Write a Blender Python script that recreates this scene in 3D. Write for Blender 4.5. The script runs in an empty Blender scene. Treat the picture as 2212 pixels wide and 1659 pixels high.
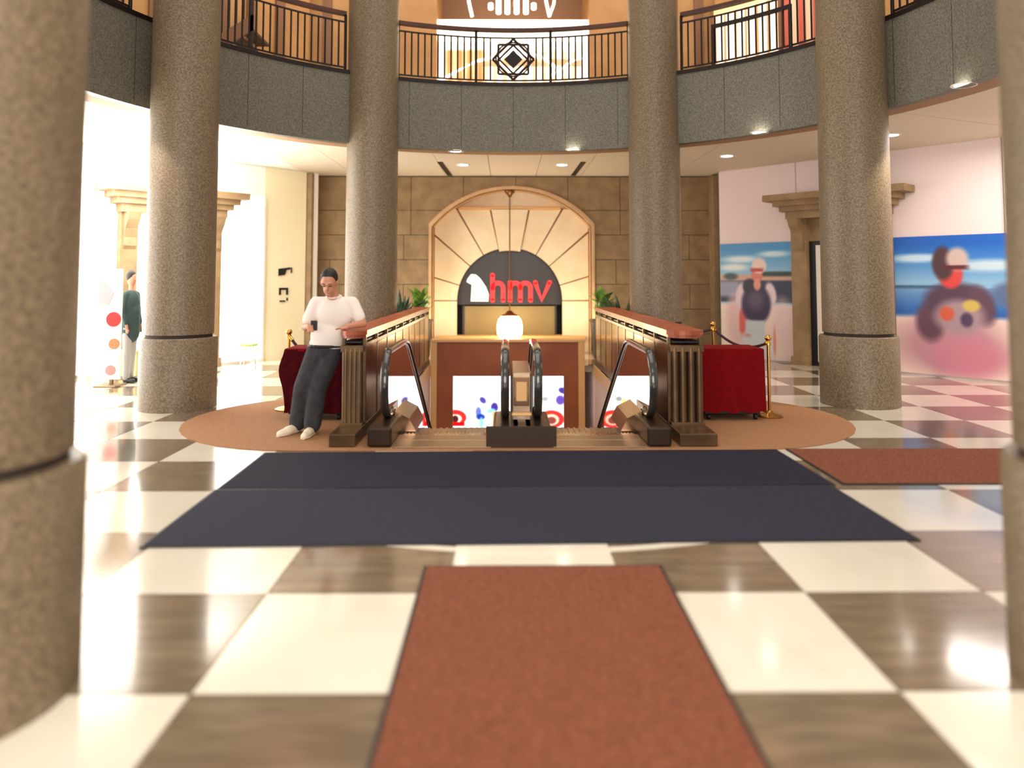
import bpy, bmesh, math, random
from math import sin, cos, pi, radians, atan2, sqrt
import numpy as np
random.seed(7)
sc = bpy.context.scene
COL = sc.collection

# ------------------------------------------------------------------ camera, world, lights, exposure
EYE = 1.6
cam_d = bpy.data.cameras.new('camera'); cam = bpy.data.objects.new('camera', cam_d); COL.objects.link(cam)
cam.location = (0, 0, EYE); cam.rotation_euler = (radians(90) + .0585, 0, -.0077)
cam_d.lens = 36 * 1600 / 2212; cam_d.sensor_width = 36; cam_d.shift_y = (508.6 - 829.5) / 2212
cam_d.clip_start = .05; cam_d.clip_end = 200
cam_d.dof.use_dof = True; cam_d.dof.focus_distance = 9.5; cam_d.dof.aperture_fstop = .55
sc.camera = cam
vs = sc.view_settings
vs.view_transform = 'Standard'; vs.look = 'None'; vs.exposure = 0.3; vs.gamma = 1; vs.use_curve_mapping = False
w = bpy.data.worlds.new('world'); sc.world = w; w.use_nodes = True
w.node_tree.nodes['Background'].inputs[0].default_value = (1, .93, .85, 1)
w.node_tree.nodes['Background'].inputs[1].default_value = .62

def area(name, loc, rot, sx, sy, power, color=(1, .86, .68)):
    d = bpy.data.lights.new(name, 'AREA'); d.shape = 'RECTANGLE'; d.size = sx; d.size_y = sy; d.energy = power; d.color = color
    o = bpy.data.objects.new(name, d); COL.objects.link(o); o.location = loc; o.rotation_euler = rot; return o
def spot(name, loc, target, power, angle=60, color=(1, .87, .70), blend=.6, r=.06):
    d = bpy.data.lights.new(name, 'SPOT'); d.energy = power; d.color = color; d.spot_size = radians(angle); d.spot_blend = blend; d.shadow_soft_size = r
    o = bpy.data.objects.new(name, d); COL.objects.link(o); o.location = loc
    v = (target[0] - loc[0], target[1] - loc[1], target[2] - loc[2])
    o.rotation_euler = (math.acos(-v[2] / math.sqrt(v[0]**2 + v[1]**2 + v[2]**2)), 0, atan2(v[1], v[0]) - pi / 2); return o
# unseen fills added overhead and behind the camera, daylight side on the left
area('overhead_fill', (.1, 7.5, 12), (0, 0, 0), 9, 9, 420, (1, .93, .82))  # added fill from above, source unseen
area('rear_fill', (0, -5.5, 2.6), (radians(82), 0, 0), 10, 4, 800, (1, .94, .87))  # added fill from behind, brightens column fronts
area('foreground_fill', (.2, .6, 5.6), (0, 0, 0), 6, 3, 130, (1, .88, .72))  # added overhead fill lifting the near floor and columns
area('side_daylight', (-10.5, 9.5, 2.0), (radians(90), 0, radians(-90)), 9, 3.6, 520, (1, .98, .96))

# ------------------------------------------------------------------ the photograph's geometry: pixel -> point at a distance
F_, TH, PY, YAW = 1600., .0585, 508.6, .0077
def ray(x, y):
    u = (x - 1106) / F_; v = -(y - PY) / F_
    Y = cos(TH) - v * sin(TH); Z = sin(TH) + v * cos(TH)
    return (u * cos(YAW) + Y * sin(YAW), -u * sin(YAW) + Y * cos(YAW), Z)
def at(x, y, Yw):
    d = ray(x, y); k = Yw / d[1]; return (d[0] * k, Yw, EYE + d[2] * k)
def X_(x, Yw): return at(x, 600, Yw)[0]
def Z_(y, Yw): return at(1106, y, Yw)[2]

# ------------------------------------------------------------------ materials
def lin(c): return tuple(((v / 255) / 12.92 if v / 255 <= .04045 else ((v / 255 + .055) / 1.055) ** 2.4) for v in c)
def mat(name, rgb, rough=.5, metal=0., spec=.5, emit=0., emit_rgb=None, bump=None, alt=None, nscale=20, namt=(.35, .65), trans=0., coat=0., detail=3, attr=False, stretch=None):
    m = bpy.data.materials.new(name); m.use_nodes = True; nt = m.node_tree; b = nt.nodes['Principled BSDF']
    c = lin(rgb) + (1,)
    b.inputs['Base Color'].default_value = c; b.inputs['Roughness'].default_value = rough; b.inputs['Metallic'].default_value = metal
    b.inputs['Specular IOR Level'].default_value = spec; b.inputs['Transmission Weight'].default_value = trans; b.inputs['Coat Weight'].default_value = coat; b.inputs['Coat Roughness'].default_value = .10
    src = None
    if attr:
        a = nt.nodes.new('ShaderNodeVertexColor'); a.layer_name = 'Col'; src = a.outputs[0]; nt.links.new(src, b.inputs['Base Color'])
    if alt or bump:
        tc = nt.nodes.new('ShaderNodeTexCoord'); n = nt.nodes.new('ShaderNodeTexNoise'); n.inputs['Scale'].default_value = nscale; n.inputs['Detail'].default_value = detail
        vec = tc.outputs['Object']
        if stretch:
            mp = nt.nodes.new('ShaderNodeMapping'); mp.inputs['Scale'].default_value = stretch; nt.links.new(vec, mp.inputs[0]); vec = mp.outputs[0]
        nt.links.new(vec, n.inputs['Vector'])
        if alt:
            r = nt.nodes.new('ShaderNodeValToRGB'); r.color_ramp.elements[0].position = namt[0]; r.color_ramp.elements[1].position = namt[1]
            r.color_ramp.elements[0].color = c; r.color_ramp.elements[1].color = lin(alt) + (1,)
            nt.links.new(n.outputs['Fac'], r.inputs[0]); nt.links.new(r.outputs[0], b.inputs['Base Color'])
        if bump:
            bp = nt.nodes.new('ShaderNodeBump'); bp.inputs['Strength'].default_value = bump; bp.inputs['Distance'].default_value = .01
            nt.links.new(n.outputs['Fac'], bp.inputs['Height']); nt.links.new(bp.outputs[0], b.inputs['Normal'])
    if emit:
        b.inputs['Emission Strength'].default_value = emit
        if src: nt.links.new(src, b.inputs['Emission Color'])
        else: b.inputs['Emission Color'].default_value = lin(emit_rgb or rgb) + (1,)
    return m
M = {}
M['granite'] = mat('speckled_granite', (96, 81, 63), .45, alt=(137, 118, 92), nscale=52, namt=(.38, .66), bump=.12)
M['granite_grey'] = mat('grey_speckled_granite', (84, 80, 69), .5, alt=(118, 113, 98), nscale=46, namt=(.36, .66), bump=.12)
M['groove'] = mat('dark_groove', (48, 36, 28), .7)
M['tile_cream'] = mat('cream_marble', (234, 226, 210), .13, alt=(226, 216, 198), nscale=2.2, namt=(.45, .8), coat=.7)
M['tile_dark'] = mat('brown_marble', (110, 94, 76), .13, alt=(138, 119, 97), nscale=2.6, namt=(.4, .72), coat=.7, detail=6, stretch=(1, 5, 1))
M['grout'] = mat('grout', (170, 155, 135), .6)
M['tan_carpet'] = mat('tan_carpet', (164, 118, 80), .95, alt=(146, 100, 64), nscale=60, bump=.3)
M['navy_mat'] = mat('navy_mat', (30, 30, 42), .95, alt=(58, 57, 72), nscale=85, bump=.4, spec=.2)
M['rust_mat'] = mat('rust_mat', (88, 46, 31), .95, alt=(150, 90, 65), nscale=120, bump=.5, spec=.2)
M['rubber'] = mat('black_rubber', (24, 24, 26), .45)
M['rubber_gloss'] = mat('glossy_handrail_rubber', (50, 46, 43), .15, coat=.5)
M['bronze'] = mat('dark_bronze', (118, 90, 62), .35, metal=.6, alt=(90, 68, 46), nscale=3)
M['bronze_gloss'] = mat('polished_bronze', (158, 126, 100), .16, metal=.9)
M['mirror'] = mat('mirror_steel', (208, 190, 176), .03, metal=1.)
M['steel'] = mat('brushed_steel', (168, 146, 122), .32, metal=.85, alt=(150, 128, 106), nscale=4, stretch=(1, 40, 1))
M['steel_dark'] = mat('dark_steel', (64, 50, 38), .35, metal=.7)
M['wood'] = mat('red_brown_wood', (178, 86, 48), .4, alt=(140, 62, 34), nscale=3, stretch=(8, 1, 8), coat=.1)
M['dark_wood'] = mat('dark_wood', (82, 38, 24), .4, alt=(60, 28, 20), nscale=3)
M['brown_panel'] = mat('brown_bulkhead_panel', (158, 84, 42), .5, alt=(142, 72, 34), nscale=2)
M['tan_trim'] = mat('tan_trim', (222, 172, 112), .5)
M['pink_wall'] = mat('pinkish_plaster', (226, 196, 180), .6)
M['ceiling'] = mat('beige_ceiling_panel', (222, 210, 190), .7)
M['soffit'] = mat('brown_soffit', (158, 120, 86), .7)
M['overlit_ceiling'] = mat('overlit_left_ceiling', (246, 244, 238), .7)  # overexposed daylight on the left ceiling put into a paler colour
M['stone'] = mat('brown_sandstone', (156, 128, 92), .7, alt=(134, 108, 76), nscale=4, bump=.1)
M['stone_joint'] = mat('stone_joint', (84, 64, 44), .8)
M['portal'] = mat('cream_limestone', (238, 218, 184), .55, alt=(228, 206, 168), nscale=2)
M['arch_frame'] = mat('tan_arch_frame', (206, 166, 124), .55, alt=(192, 150, 108), nscale=3)
M['portal_joint'] = mat('portal_joint', (150, 98, 58), .7)
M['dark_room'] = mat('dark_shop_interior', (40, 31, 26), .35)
M['gold'] = mat('gold_panel', (150, 126, 78), .35, metal=.3)
M['red_sign'] = mat('red_sign', (236, 40, 44), .4, emit=.9, emit_rgb=(240, 44, 46))
M['white_sign'] = mat('white_sign', (250, 246, 240), .5, emit=.55)
M['lamp_glow'] = mat('lamp_glow', (255, 236, 190), .4, emit=6.5, emit_rgb=(255, 232, 178))
M['lamp_metal'] = mat('antique_brass', (120, 84, 50), .35, metal=.8)
M['downlight'] = mat('downlight_glow', (255, 250, 240), .4, emit=14)
M['white_metal'] = mat('white_metal', (235, 228, 215), .4)
M['mauve'] = mat('pale_mauve_wall', (230, 211, 209), .55)
M['white_wall'] = mat('white_wall', (250, 247, 240), .6)
M['cream_wall'] = mat('cream_wall', (244, 232, 198), .6)
M['glow_pane'] = mat('glowing_pane', (255, 254, 250), .3, emit=4.5)
M['print'] = mat('printed_poster', (255, 255, 255), .45, attr=True)
M['lightbox'] = mat('backlit_print', (255, 255, 255), .4, attr=True, emit=1.25)
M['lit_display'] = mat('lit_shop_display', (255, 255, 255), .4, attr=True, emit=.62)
M['neon'] = mat('white_light_strip', (255, 246, 236), .4, emit=5, emit_rgb=(255, 240, 225))
M['warm_strip'] = mat('warm_cove_strip', (255, 236, 206), .4, emit=3.2, emit_rgb=(255, 232, 200))
M['tan_wall'] = mat('tan_upper_wall', (180, 132, 80), .55, alt=(164, 118, 68), nscale=1.5)
M['tan_wall_dark'] = mat('brown_upper_wall', (120, 80, 48), .55)
M['iron'] = mat('black_iron', (34, 24, 24), .4, metal=.4)
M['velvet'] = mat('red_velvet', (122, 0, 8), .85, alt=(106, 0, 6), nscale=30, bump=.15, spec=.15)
M['velvet_shaded'] = mat('shaded_red_velvet', (76, 6, 16), .9, alt=(58, 4, 12), nscale=14, bump=.3, spec=.1)  # same red velvet, with its shade put into the colour
M['brass'] = mat('brass', (206, 156, 84), .22, metal=1.)
M['rope'] = mat('dark_rope', (52, 20, 26), .8)
M['black'] = mat('black_plastic', (18, 17, 17), .5)
M['leaf'] = mat('yellow_green_leaf', (128, 164, 58), .45, alt=(70, 120, 40), nscale=6)
M['leaf_dark'] = mat('dark_blue_green_leaf', (58, 88, 62), .45, alt=(40, 66, 48), nscale=6)
M['planter'] = mat('dark_planter', (60, 46, 36), .5)
M['skin'] = mat('skin', (196, 134, 104), .5)
M['shirt'] = mat('white_polo_cloth', (238, 226, 218), .8, bump=.1, nscale=30)
M['jeans'] = mat('charcoal_denim', (40, 40, 44), .85, alt=(54, 54, 58), nscale=12)
M['shoe'] = mat('cream_leather', (236, 222, 196), .5)
M['sole'] = mat('pale_sole', (214, 200, 176), .7)
M['hair'] = mat('dark_hair', (30, 20, 18), .6)
M['pale_trousers'] = mat('pale_grey_cloth', (170, 168, 166), .8)
M['jacket'] = mat('dark_teal_cloth', (46, 66, 66), .8)
M['olive'] = mat('khaki_cloth', (214, 204, 150), .8)
M['glass'] = mat('clear_glass', (245, 248, 246), .02, trans=1., spec=.5)
M['door_white'] = mat('white_door', (226, 214, 204), .5)

# ------------------------------------------------------------------ mesh helpers
def wloc(o):
    x = y = z = 0.
    while o: x += o.location[0]; y += o.location[1]; z += o.location[2]; o = o.parent
    return x, y, z
def tag(o, label=None, cat=None, group=None, kind=None):
    if label: o['label'] = label
    if cat: o['category'] = cat
    if group: o['group'] = group
    if kind: o['kind'] = kind
    return o
def empty(name, loc=(0, 0, 0), label=None, cat=None, group=None, kind=None):
    o = bpy.data.objects.new(name, None); o.empty_display_size = .1; COL.objects.link(o); o.location = loc
    return tag(o, label, cat, group, kind)
class MB:
    def __init__(s): s.v = []; s.f = []
    def add(s, vs_, fs): n = len(s.v); s.v += [tuple(p) for p in vs_]; s.f += [tuple(i + n for i in f) for f in fs]; return s
    def box(s, x0, x1, y0, y1, z0, z1):
        v = [(x, y, z) for z in (z0, z1) for y in (y0, y1) for x in (x0, x1)]
        return s.add(v, [(0, 2, 3, 1), (4, 5, 7, 6), (0, 1, 5, 4), (2, 6, 7, 3), (0, 4, 6, 2), (1, 3, 7, 5)])
    def bbox(s, x0, x1, y0, y1, z0, z1, b=.01):   # box with bevelled edges
        bm = bmesh.new(); bmesh.ops.create_cube(bm, size=1)
        for v in bm.verts: v.co = ((x0 + x1) / 2 + v.co.x * (x1 - x0), (y0 + y1) / 2 + v.co.y * (y1 - y0), (z0 + z1) / 2 + v.co.z * (z1 - z0))
        bmesh.ops.bevel(bm, geom=bm.edges[:], offset=b, segments=2, affect='EDGES', profile=.5)
        bm.verts.ensure_lookup_table(); bm.verts.index_update()
        s.add([v.co[:] for v in bm.verts], [[v.index for v in f.verts] for f in bm.faces]); bm.free(); return s
    def prism(s, poly, fn, a, b):   # poly: 2D points, fn(u,v,t)->xyz
        n = len(poly)
        v = [fn(u, w_, a) for u, w_ in poly] + [fn(u, w_, b) for u, w_ in poly]
        return s.add(v, [tuple(range(n))[::-1], tuple(range(n, 2 * n))] + [(i, (i + 1) % n, n + (i + 1) % n, n + i) for i in range(n)])
    def lathe(s, prof, c=(0, 0, 0), seg=32, a0=0, a1=2 * pi):
        full = abs(a1 - a0 - 2 * pi) < 1e-6; k = seg if full else seg + 1; v = []
        for r, z in prof:
            for i in range(k):
                a = a0 + (a1 - a0) * i / seg; v.append((c[0] + r * cos(a), c[1] + r * sin(a), c[2] + z))
        f = []
        for j in range(len(prof) - 1):
            for i in range(seg):
                i2 = (i + 1) % k; f.append((j * k + i, j * k + i2, (j + 1) * k + i2, (j + 1) * k + i))
        return s.add(v, f)
    def cyl(s, c, r, z0, z1, seg=20, r2=None):
        r2 = r if r2 is None else r2
        return s.lathe([(0.0001, z0), (r, z0), (r2, z1), (0.0001, z1)], (c[0], c[1], 0), seg)
    def tube(s, path, r, seg=8, closed=False, sx=1., sy=1.):
        P = [np.array(p, float) for p in path]; n = len(P); v = []; rr = r if hasattr(r, '__len__') else [r] * n
        up0 = np.array((0, 0, 1.))
        for i in range(n):
            if closed: t = P[(i + 1) % n] - P[i - 1]
            else: t = P[min(i + 1, n - 1)] - P[max(i - 1, 0)]
            t = t / (np.linalg.norm(t) + 1e-9)
            ref = np.array((1., 0, 0)) if abs(t[0]) < .9 else up0
            if sx != 1. or sy != 1.: ref = np.array((1., 0, 0))
            a = ref - t * ref.dot(t); a /= np.linalg.norm(a) + 1e-9; b = np.cross(t, a)
            for k in range(seg):
                g = 2 * pi * k / seg; v.append(tuple(P[i] + rr[i] * (a * cos(g) * sx + b * sin(g) * sy)))
        f = []
        for i in range(n if closed else n - 1):
            j = (i + 1) % n
            for k in range(seg): f.append((i * seg + k, i * seg + (k + 1) % seg, j * seg + (k + 1) % seg, j * seg + k))
        if not closed: f += [tuple(range(seg))[::-1], tuple(range((n - 1) * seg, n * seg))]
        return s.add(v, f)
    def ball(s, c, r, seg=16, rings=10, sc_=(1, 1, 1)):
        v = []; f = []
        for j in range(rings + 1):
            t = pi * j / rings
            for i in range(seg):
                a = 2 * pi * i / seg; v.append((c[0] + r * sc_[0] * sin(t) * cos(a), c[1] + r * sc_[1] * sin(t) * sin(a), c[2] + r * sc_[2] * cos(t)))
        for j in range(rings):
            for i in range(seg): f.append((j * seg + i, (j + 1) * seg + i, (j + 1) * seg + (i + 1) % seg, j * seg + (i + 1) % seg))
        return s.add(v, f)
    def build(s, name, m, parent=None, smooth=False, origin=None):
        me = bpy.data.meshes.new(name); L = wloc(parent) if parent else (origin or (0, 0, 0))
        me.from_pydata([(x - L[0], y - L[1], z - L[2]) for x, y, z in s.v], [], s.f)
        me.materials.append(m)
        bm = bmesh.new(); bm.from_mesh(me); bmesh.ops.remove_doubles(bm, verts=bm.verts[:], dist=1e-5); bmesh.ops.recalc_face_normals(bm, faces=bm.faces[:]); bm.to_mesh(me); bm.free()
        if smooth:
            for p in me.polygons: p.use_smooth = True
            me.set_sharp_from_angle(angle=radians(40))
        o = bpy.data.objects.new(name, me); COL.objects.link(o)
        if parent: o.parent = parent
        else: o.location = L
        return o
def box(name, m, x0, x1, y0, y1, z0, z1, parent=None, b=0):
    q = MB(); (q.bbox(x0, x1, y0, y1, z0, z1, b) if b else q.box(x0, x1, y0, y1, z0, z1))
    return q.build(name, m, parent, origin=((x0 + x1) / 2, (y0 + y1) / 2, z0))
def copy_tree(o, parent=None):
    c = o.copy(); COL.objects.link(c); c.parent = parent
    for ch in list(o.children): copy_tree(ch, c)
    return c
def panel(name, m, P, U, V, nx, ny, fn, parent=None, thick=.02):
    """flat printed board: corner P, edge vectors U, V, colours fn(u,v)->rgb 0-255 (v up); has a back and a thickness"""
    P, U, V = map(np.array, (P, U, V)); N = np.cross(U, V); N = N / np.linalg.norm(N)
    L = np.array(wloc(parent)) if parent else P
    vs_ = []; cs = []
    for j in range(ny + 1):
        for i in range(nx + 1):
            vs_.append(tuple(P + U * i / nx + V * j / ny - L)); cs.append(lin(fn(i / nx, j / ny)) + (1,))
    fs = [(j * (nx + 1) + i, j * (nx + 1) + i + 1, (j + 1) * (nx + 1) + i + 1, (j + 1) * (nx + 1) + i) for j in range(ny) for i in range(nx)]
    n = len(vs_); cor = [P, P + U, P + U + V, P + V]; idx = [0, nx, (nx + 1) * (ny + 1) - 1, (nx + 1) * ny]
    for c in cor: vs_.append(tuple(c - N * thick - L)); cs.append((.1, .1, .1, 1))
    fs.append((n + 3, n + 2, n + 1, n)); 
    for a in range(4): b_ = (a + 1) % 4; fs.append((idx[a], n + a, n + b_, idx[b_]))
    me = bpy.data.meshes.new(name); me.from_pydata(vs_, [], fs); me.materials.append(m)
    ca = me.color_attributes.new('Col', 'FLOAT_COLOR', 'POINT')
    ca.data.foreach_set('color', np.array(cs, dtype=np.float32).ravel())
    o = bpy.data.objects.new(name, me); COL.objects.link(o)
    if parent: o.parent = parent
    else: o.location = tuple(P)
    return o
def painter(bg, shapes):
    """bg(u,v)->rgb; shapes: ('e',u,v,ru,rv,rgb,soft,rot) soft-edged printed ellipses / ('r',...) rectangles"""
    def fn(u, v):
        c = np.array(bg(u, v), float)
        for s in shapes:
            k, cu, cv, ru, rv, rgb = s[:6]; soft = s[6] if len(s) > 6 else .25; rot = s[7] if len(s) > 7 else 0
            du, dv = u - cu, v - cv
            if rot: du, dv = du * cos(rot) + dv * sin(rot), -du * sin(rot) + dv * cos(rot)
            d = sqrt((du / ru) ** 2 + (dv / rv) ** 2) if k == 'e' else max(abs(du / ru), abs(dv / rv))
            a = min(1, max(0, (1 - d) / soft + .5)); c = c * (1 - a) + np.array(rgb) * a
        return tuple(np.clip(c, 0, 255))
    return fn
def mix(a, b, t): t = min(1, max(0, t)); return tuple(a[i] * (1 - t) + b[i] * t for i in range(3))

# ------------------------------------------------------------------ layout numbers (metres)
CX, CY, R0 = .12, 7.5, 5.12             # round atrium
ZC = 3.8; ZF = 4.92                      # ceiling under the balcony, balcony floor
YB = 15.88                               # back wall
WX0, WX1 = -1.42, 1.64                   # escalator well
WY0, WY1 = 7.7, 13.9
PR = np.array((4.46, 15.2)); DR = np.array((.66, -.7513))     # slanting right wall
PL = np.array((-4.2, 15.2)); DL = np.array((-.66, -.7513))    # slanting left wall

# ------------------------------------------------------------------ floor
floor = empty('floor', (0, 0, 0), kind='structure')
q = MB(); T = -.014
for a in ((-15, WX0, -7, 18), (WX1, 15, -7, 18), (WX0, WX1, -7, WY0), (WX0, WX1, 14.0, 18)): q.box(a[0], a[1], a[2], a[3], -.14, T)
q.build('grout_bed', M['grout'], floor)
TW, TX, TY = .9155, -.302, 3.881
def clip(x0, x1, y0, y1):
    if x1 <= WX0 or x0 >= WX1 or y1 <= WY0 or y0 >= WY1: return [(x0, x1, y0, y1)]
    out = []
    if x0 < WX0: out.append((x0, WX0, y0, y1))
    if x1 > WX1: out.append((WX1, x1, y0, y1))
    if y0 < WY0: out.append((max(x0, WX0), min(x1, WX1), y0, WY0))
    if y1 > 14.02: out.append((max(x0, WX0), min(x1, WX1), max(y0, 14.02), y1))
    return out
far = {0: MB(), 1: MB()}; nt_ = 0; g_ = .0035
for j in range(-11, 16):
    for i in range(-16, 17):
        x0 = TX + i * TW; y0 = TY + j * TW; dk = (i + j) % 2
        near = -3 <= j <= 12 and -8 <= i <= 8
        for c in clip(x0, x0 + TW, y0, y0 + TW):
            if c[1] - c[0] < .03 or c[3] - c[2] < .03: continue
            if near and nt_ < 296:
                box('tile', M['tile_dark'] if dk else M['tile_cream'], c[0] + g_, c[1] - g_, c[2] + g_, c[3] - g_, T - .006, 0, floor); nt_ += 1
            else: far[dk].box(c[0] + g_, c[1] - g_, c[2] + g_, c[3] - g_, T - .006, 0)
tag(far[0].build('tile_field', M['tile_cream'], floor), kind='stuff'); tag(far[1].build('tile_field', M['tile_dark'], floor), kind='stuff')
# round inlay border, a thin pale ring
q = MB(); q.lathe([(3.24, .0005), (3.24, .002), (3.31, .002), (3.31, .0005), (3.24, .0005)], (.2, 7.73, 0), 48, radians(-126), radians(-54))
tag(q.build('trim_1', M['tile_cream']), kind='structure')

# brown carpet island with round ends around the escalators
def stadium(r, x0, x1, yc, n=20):
    p = [(x1 + r * cos(a), yc + r * sin(a)) for a in np.linspace(-pi / 2, pi / 2, n)]
    return p + [(x0 + r * cos(a), yc + r * sin(a)) for a in np.linspace(pi / 2, 3 * pi / 2, n)]
R1 = 1.62
tl = MB(); pl = [(x, y) for x, y in stadium(R1, -1.98, 2.24, 8.62) if x < WX0]; pl = [(WX0, 8.62 - R1), (WX0, 8.62 + R1)] + pl
# order: start at well edge bottom, go round
pl = [(WX0, 8.62 + R1)] + [(x, y) for x, y in stadium(R1, -1.98, 2.24, 8.62)[20:]] + [(WX0, 8.62 - R1)]
pr = [(WX1, 8.62 - R1)] + [(x, y) for x, y in stadium(R1, -1.98, 2.24, 8.62)[:20]] + [(WX1, 8.62 + R1)]
tl.prism(pl, lambda u, v, t: (u, v, t), .0008, .009).prism(pr, lambda u, v, t: (u, v, t), .0008, .009).box(WX0, WX1, 8.62 - R1, WY0, .0008, .009)
tag(tl.build('carpet_island', M['tan_carpet'], origin=(.1, 8.6, 0)), 'tan brown carpet with round ends lying around the escalator opening', 'carpet')

def rot_mat(name, m, c, w_, d_, ang, label, border=None):
    o = empty(name, (c[0], c[1], 0), label, 'floor mat')
    def rr(x0, x1, y0, y1, z0, z1, nm, mm):
        f = lambda u, v, t: (c[0] + u * cos(ang) - v * sin(ang), c[1] + u * sin(ang) + v * cos(ang), t)
        MB().prism([(x0, y0), (x1, y0), (x1, y1), (x0, y1)], f, z0, z1).build(nm, mm, o)
    b = .018
    rr(-w_ / 2 + b, w_ / 2 - b, -d_ / 2 + b, d_ / 2 - b, .002, .011, 'pile', m)
    for s in (-1, 1):
        rr(s * (w_ / 2 - b / 2) - b / 2, s * (w_ / 2 - b / 2) + b / 2, -d_ / 2, d_ / 2, .0015, .008, 'border', M['rubber'])
        rr(-w_ / 2 + b, w_ / 2 - b, s * (d_ / 2 - b / 2) - b / 2, s * (d_ / 2 - b / 2) + b / 2, .0015, .008, 'border', M['rubber'])
    return o
M['navy_mat2'] = mat('navy_mat_far', (22, 22, 34), .95, alt=(44, 43, 58), nscale=85, bump=.4, spec=.2)
rot_mat('entrance_mat', M['navy_mat2'], (.165, 6.37), 4.75, 1.2, .02, 'dark navy floor mat nearest the escalators, the farther of two')
rot_mat('entrance_mat', M['navy_mat'], (.165, 5.165), 4.72, 1.2, .018, 'dark navy floor mat, the nearer of the two in front of the red mat')
rot_mat('entrance_mat', M['rust_mat'], (.205, 2.3), 1.32, 3.85, 0.0, 'rust red floor mat in the centre foreground')
rot_mat('entrance_mat', M['rust_mat'], (3.72, 6.44), 2.2, 1.2, .0, 'rust red floor mat at the right, beside the navy mats')

# ------------------------------------------------------------------ walls of the ground floor
def slab(p, d, s0, s1, z0, z1, off, th, name, m, parent=None, kind=None):
    """vertical board on the wall line p + s*d; off = distance in front of the wall towards the room, th = thickness behind that face"""
    n = np.array((d[1], -d[0])); 
    if n[1] > 0: n = -n
    f = lambda u, v, t: (p[0] + d[0] * u + n[0] * t, p[1] + d[1] * u + n[1] * t, v)
    o = MB().prism([(s0, z0), (s1, z0), (s1, z1), (s0, z1)], f, off - th, off).build(name, m, parent)
    if kind: o['kind'] = kind
    return o
# back wall with arch opening for the portal niche
NX0, NX1, NZS, NZA = -1.60, 1.83, 2.72, 3.53
def arch_top(x):   # segmental outer arch
    c = (NX0 + NX1) / 2; hw = (NX1 - NX0) / 2; sag = NZA - NZS; Rr = (hw * hw + sag * sag) / (2 * sag)
    return NZA - Rr + sqrt(max(0, Rr * Rr - (x - c) ** 2))
wb = empty('wall_back', (0, YB, 0), kind='structure')
q = MB()
q.box(-4.3, NX0, YB + .03, YB + .2, 0, ZC + .1).box(NX1, 4.7, YB + .03, YB + .2, 0, ZC + .1)
xs = np.linspace(NX0, NX1, 25)
q.prism([(x, arch_top(x)) for x in xs] + [(NX1, ZC + .1), (NX0, ZC + .1)], lambda u, v, t: (u, t, v), YB + .03, YB + .2)
q.build('wall_core', M['stone_joint'], wb)
rows = [0, .42, .95, 1.48, 2.01, 2.54, 3.07, 3.8]
def course(x0, x1, k):
    z0, z1 = rows[k], rows[k + 1]; w_ = 1.05; xs_ = [x0]; st = x0 - (k % 2) * w_ / 2
    while st < x1 - .15:
        st += w_
        if st > x0 + .15 and st < x1 - .15: xs_.append(st)
    xs_.append(x1)
    for a, b in zip(xs_, xs_[1:]): box('stone_block', M['stone'], a + .006, b - .006, YB, YB + .03, z0 + .006, z1 - .006, wb)
for k in range(len(rows) - 1):
    if rows[k + 1] <= NZS + .36 or True:
        if rows[k] < 2.5: course(-4.3, NX0, k); course(NX1, 4.7, k)
        else:   # blocks cut to the arch
            xx = np.linspace(-4.3, 4.7, 9)
            for a, b in zip(xx, xx[1:]):
                z0 = rows[k] + .006; z1 = rows[k + 1] - .006; pts = []
                for x in np.linspace(a + .006, b - .006, 14):
                    lo = max(z0, arch_top(x) if NX0 < x < NX1 else 0); pts.append((x, min(lo, z1)))
                if all(p[1] >= z1 - .01 for p in pts): continue
                if any(NX0 < x < NX1 for x, _ in pts) and max(p[1] for p in pts) >= z1 - .01:
                    keep = [p for p in pts if p[1] < z1 - .01]; pts = keep
                if len(pts) < 2: continue
                MB().prism(pts + [(pts[-1][0], z1), (pts[0][0], z1)], lambda u, v, t: (u, t, v), YB, YB + .03).build('stone_block', M['stone'], wb)
# side pilasters closing the back wall
for s, x0, x1 in ((1, 4.36, 4.72), (-1, -4.46, -4.02)):
    box('trim_%d' % (2 if s > 0 else 3), M['stone'], x0, x1, 15.55 if s > 0 else 15.3, YB, 0, ZC, None, .015)['kind'] = 'structure'

# ---- arched portal
po = empty('arched_portal', (.115, YB, 0), 'cream stone arched portal with radiating blocks on the back wall', 'portal')
q = MB(); wdt = .06
outer = [(NX0 - wdt, 0), (NX0 - wdt, NZS + .02)] + [(x + (x - .115) / 1.715 * wdt, arch_top(x) + wdt) for x in xs] + [(NX1 + wdt, NZS + .02), (NX1 + wdt, 0)]
inner = [(NX0, 0), (NX0, NZS)] + [(x, arch_top(x)) for x in xs] + [(NX1, NZS), (NX1, 0)]
n = len(outer); vv = []
for t in (YB - .07, YB + .55):
    vv += [(u, t, v) for u, v in outer] if t < YB else [(u, YB + .0, v) for u, v in outer]
    vv += [(u, t, v) for u, v in inner]
ff = []
for i in range(n - 1):
    ff += [(i, i + 1, n + i + 1, n + i), (n + i, n + i + 1, 3 * n + i + 1, 3 * n + i), (i, 2 * n + i, 2 * n + i + 1, i + 1), (2*n+i, 3*n+i, 3*n+i+1, 2*n+i+1)]
q.add(vv, ff); q.build('archivolt', M['arch_frame'], po)
YN = YB + .5      # niche back panel
ax, az, ar = .075, 1.12, 1.165       # inner arch centre and radius
def arc_pts(a0, a1, k=8): return [(ax + ar * cos(a), az + ar * sin(a)) for a in np.linspace(a0, a1, k)]
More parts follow.
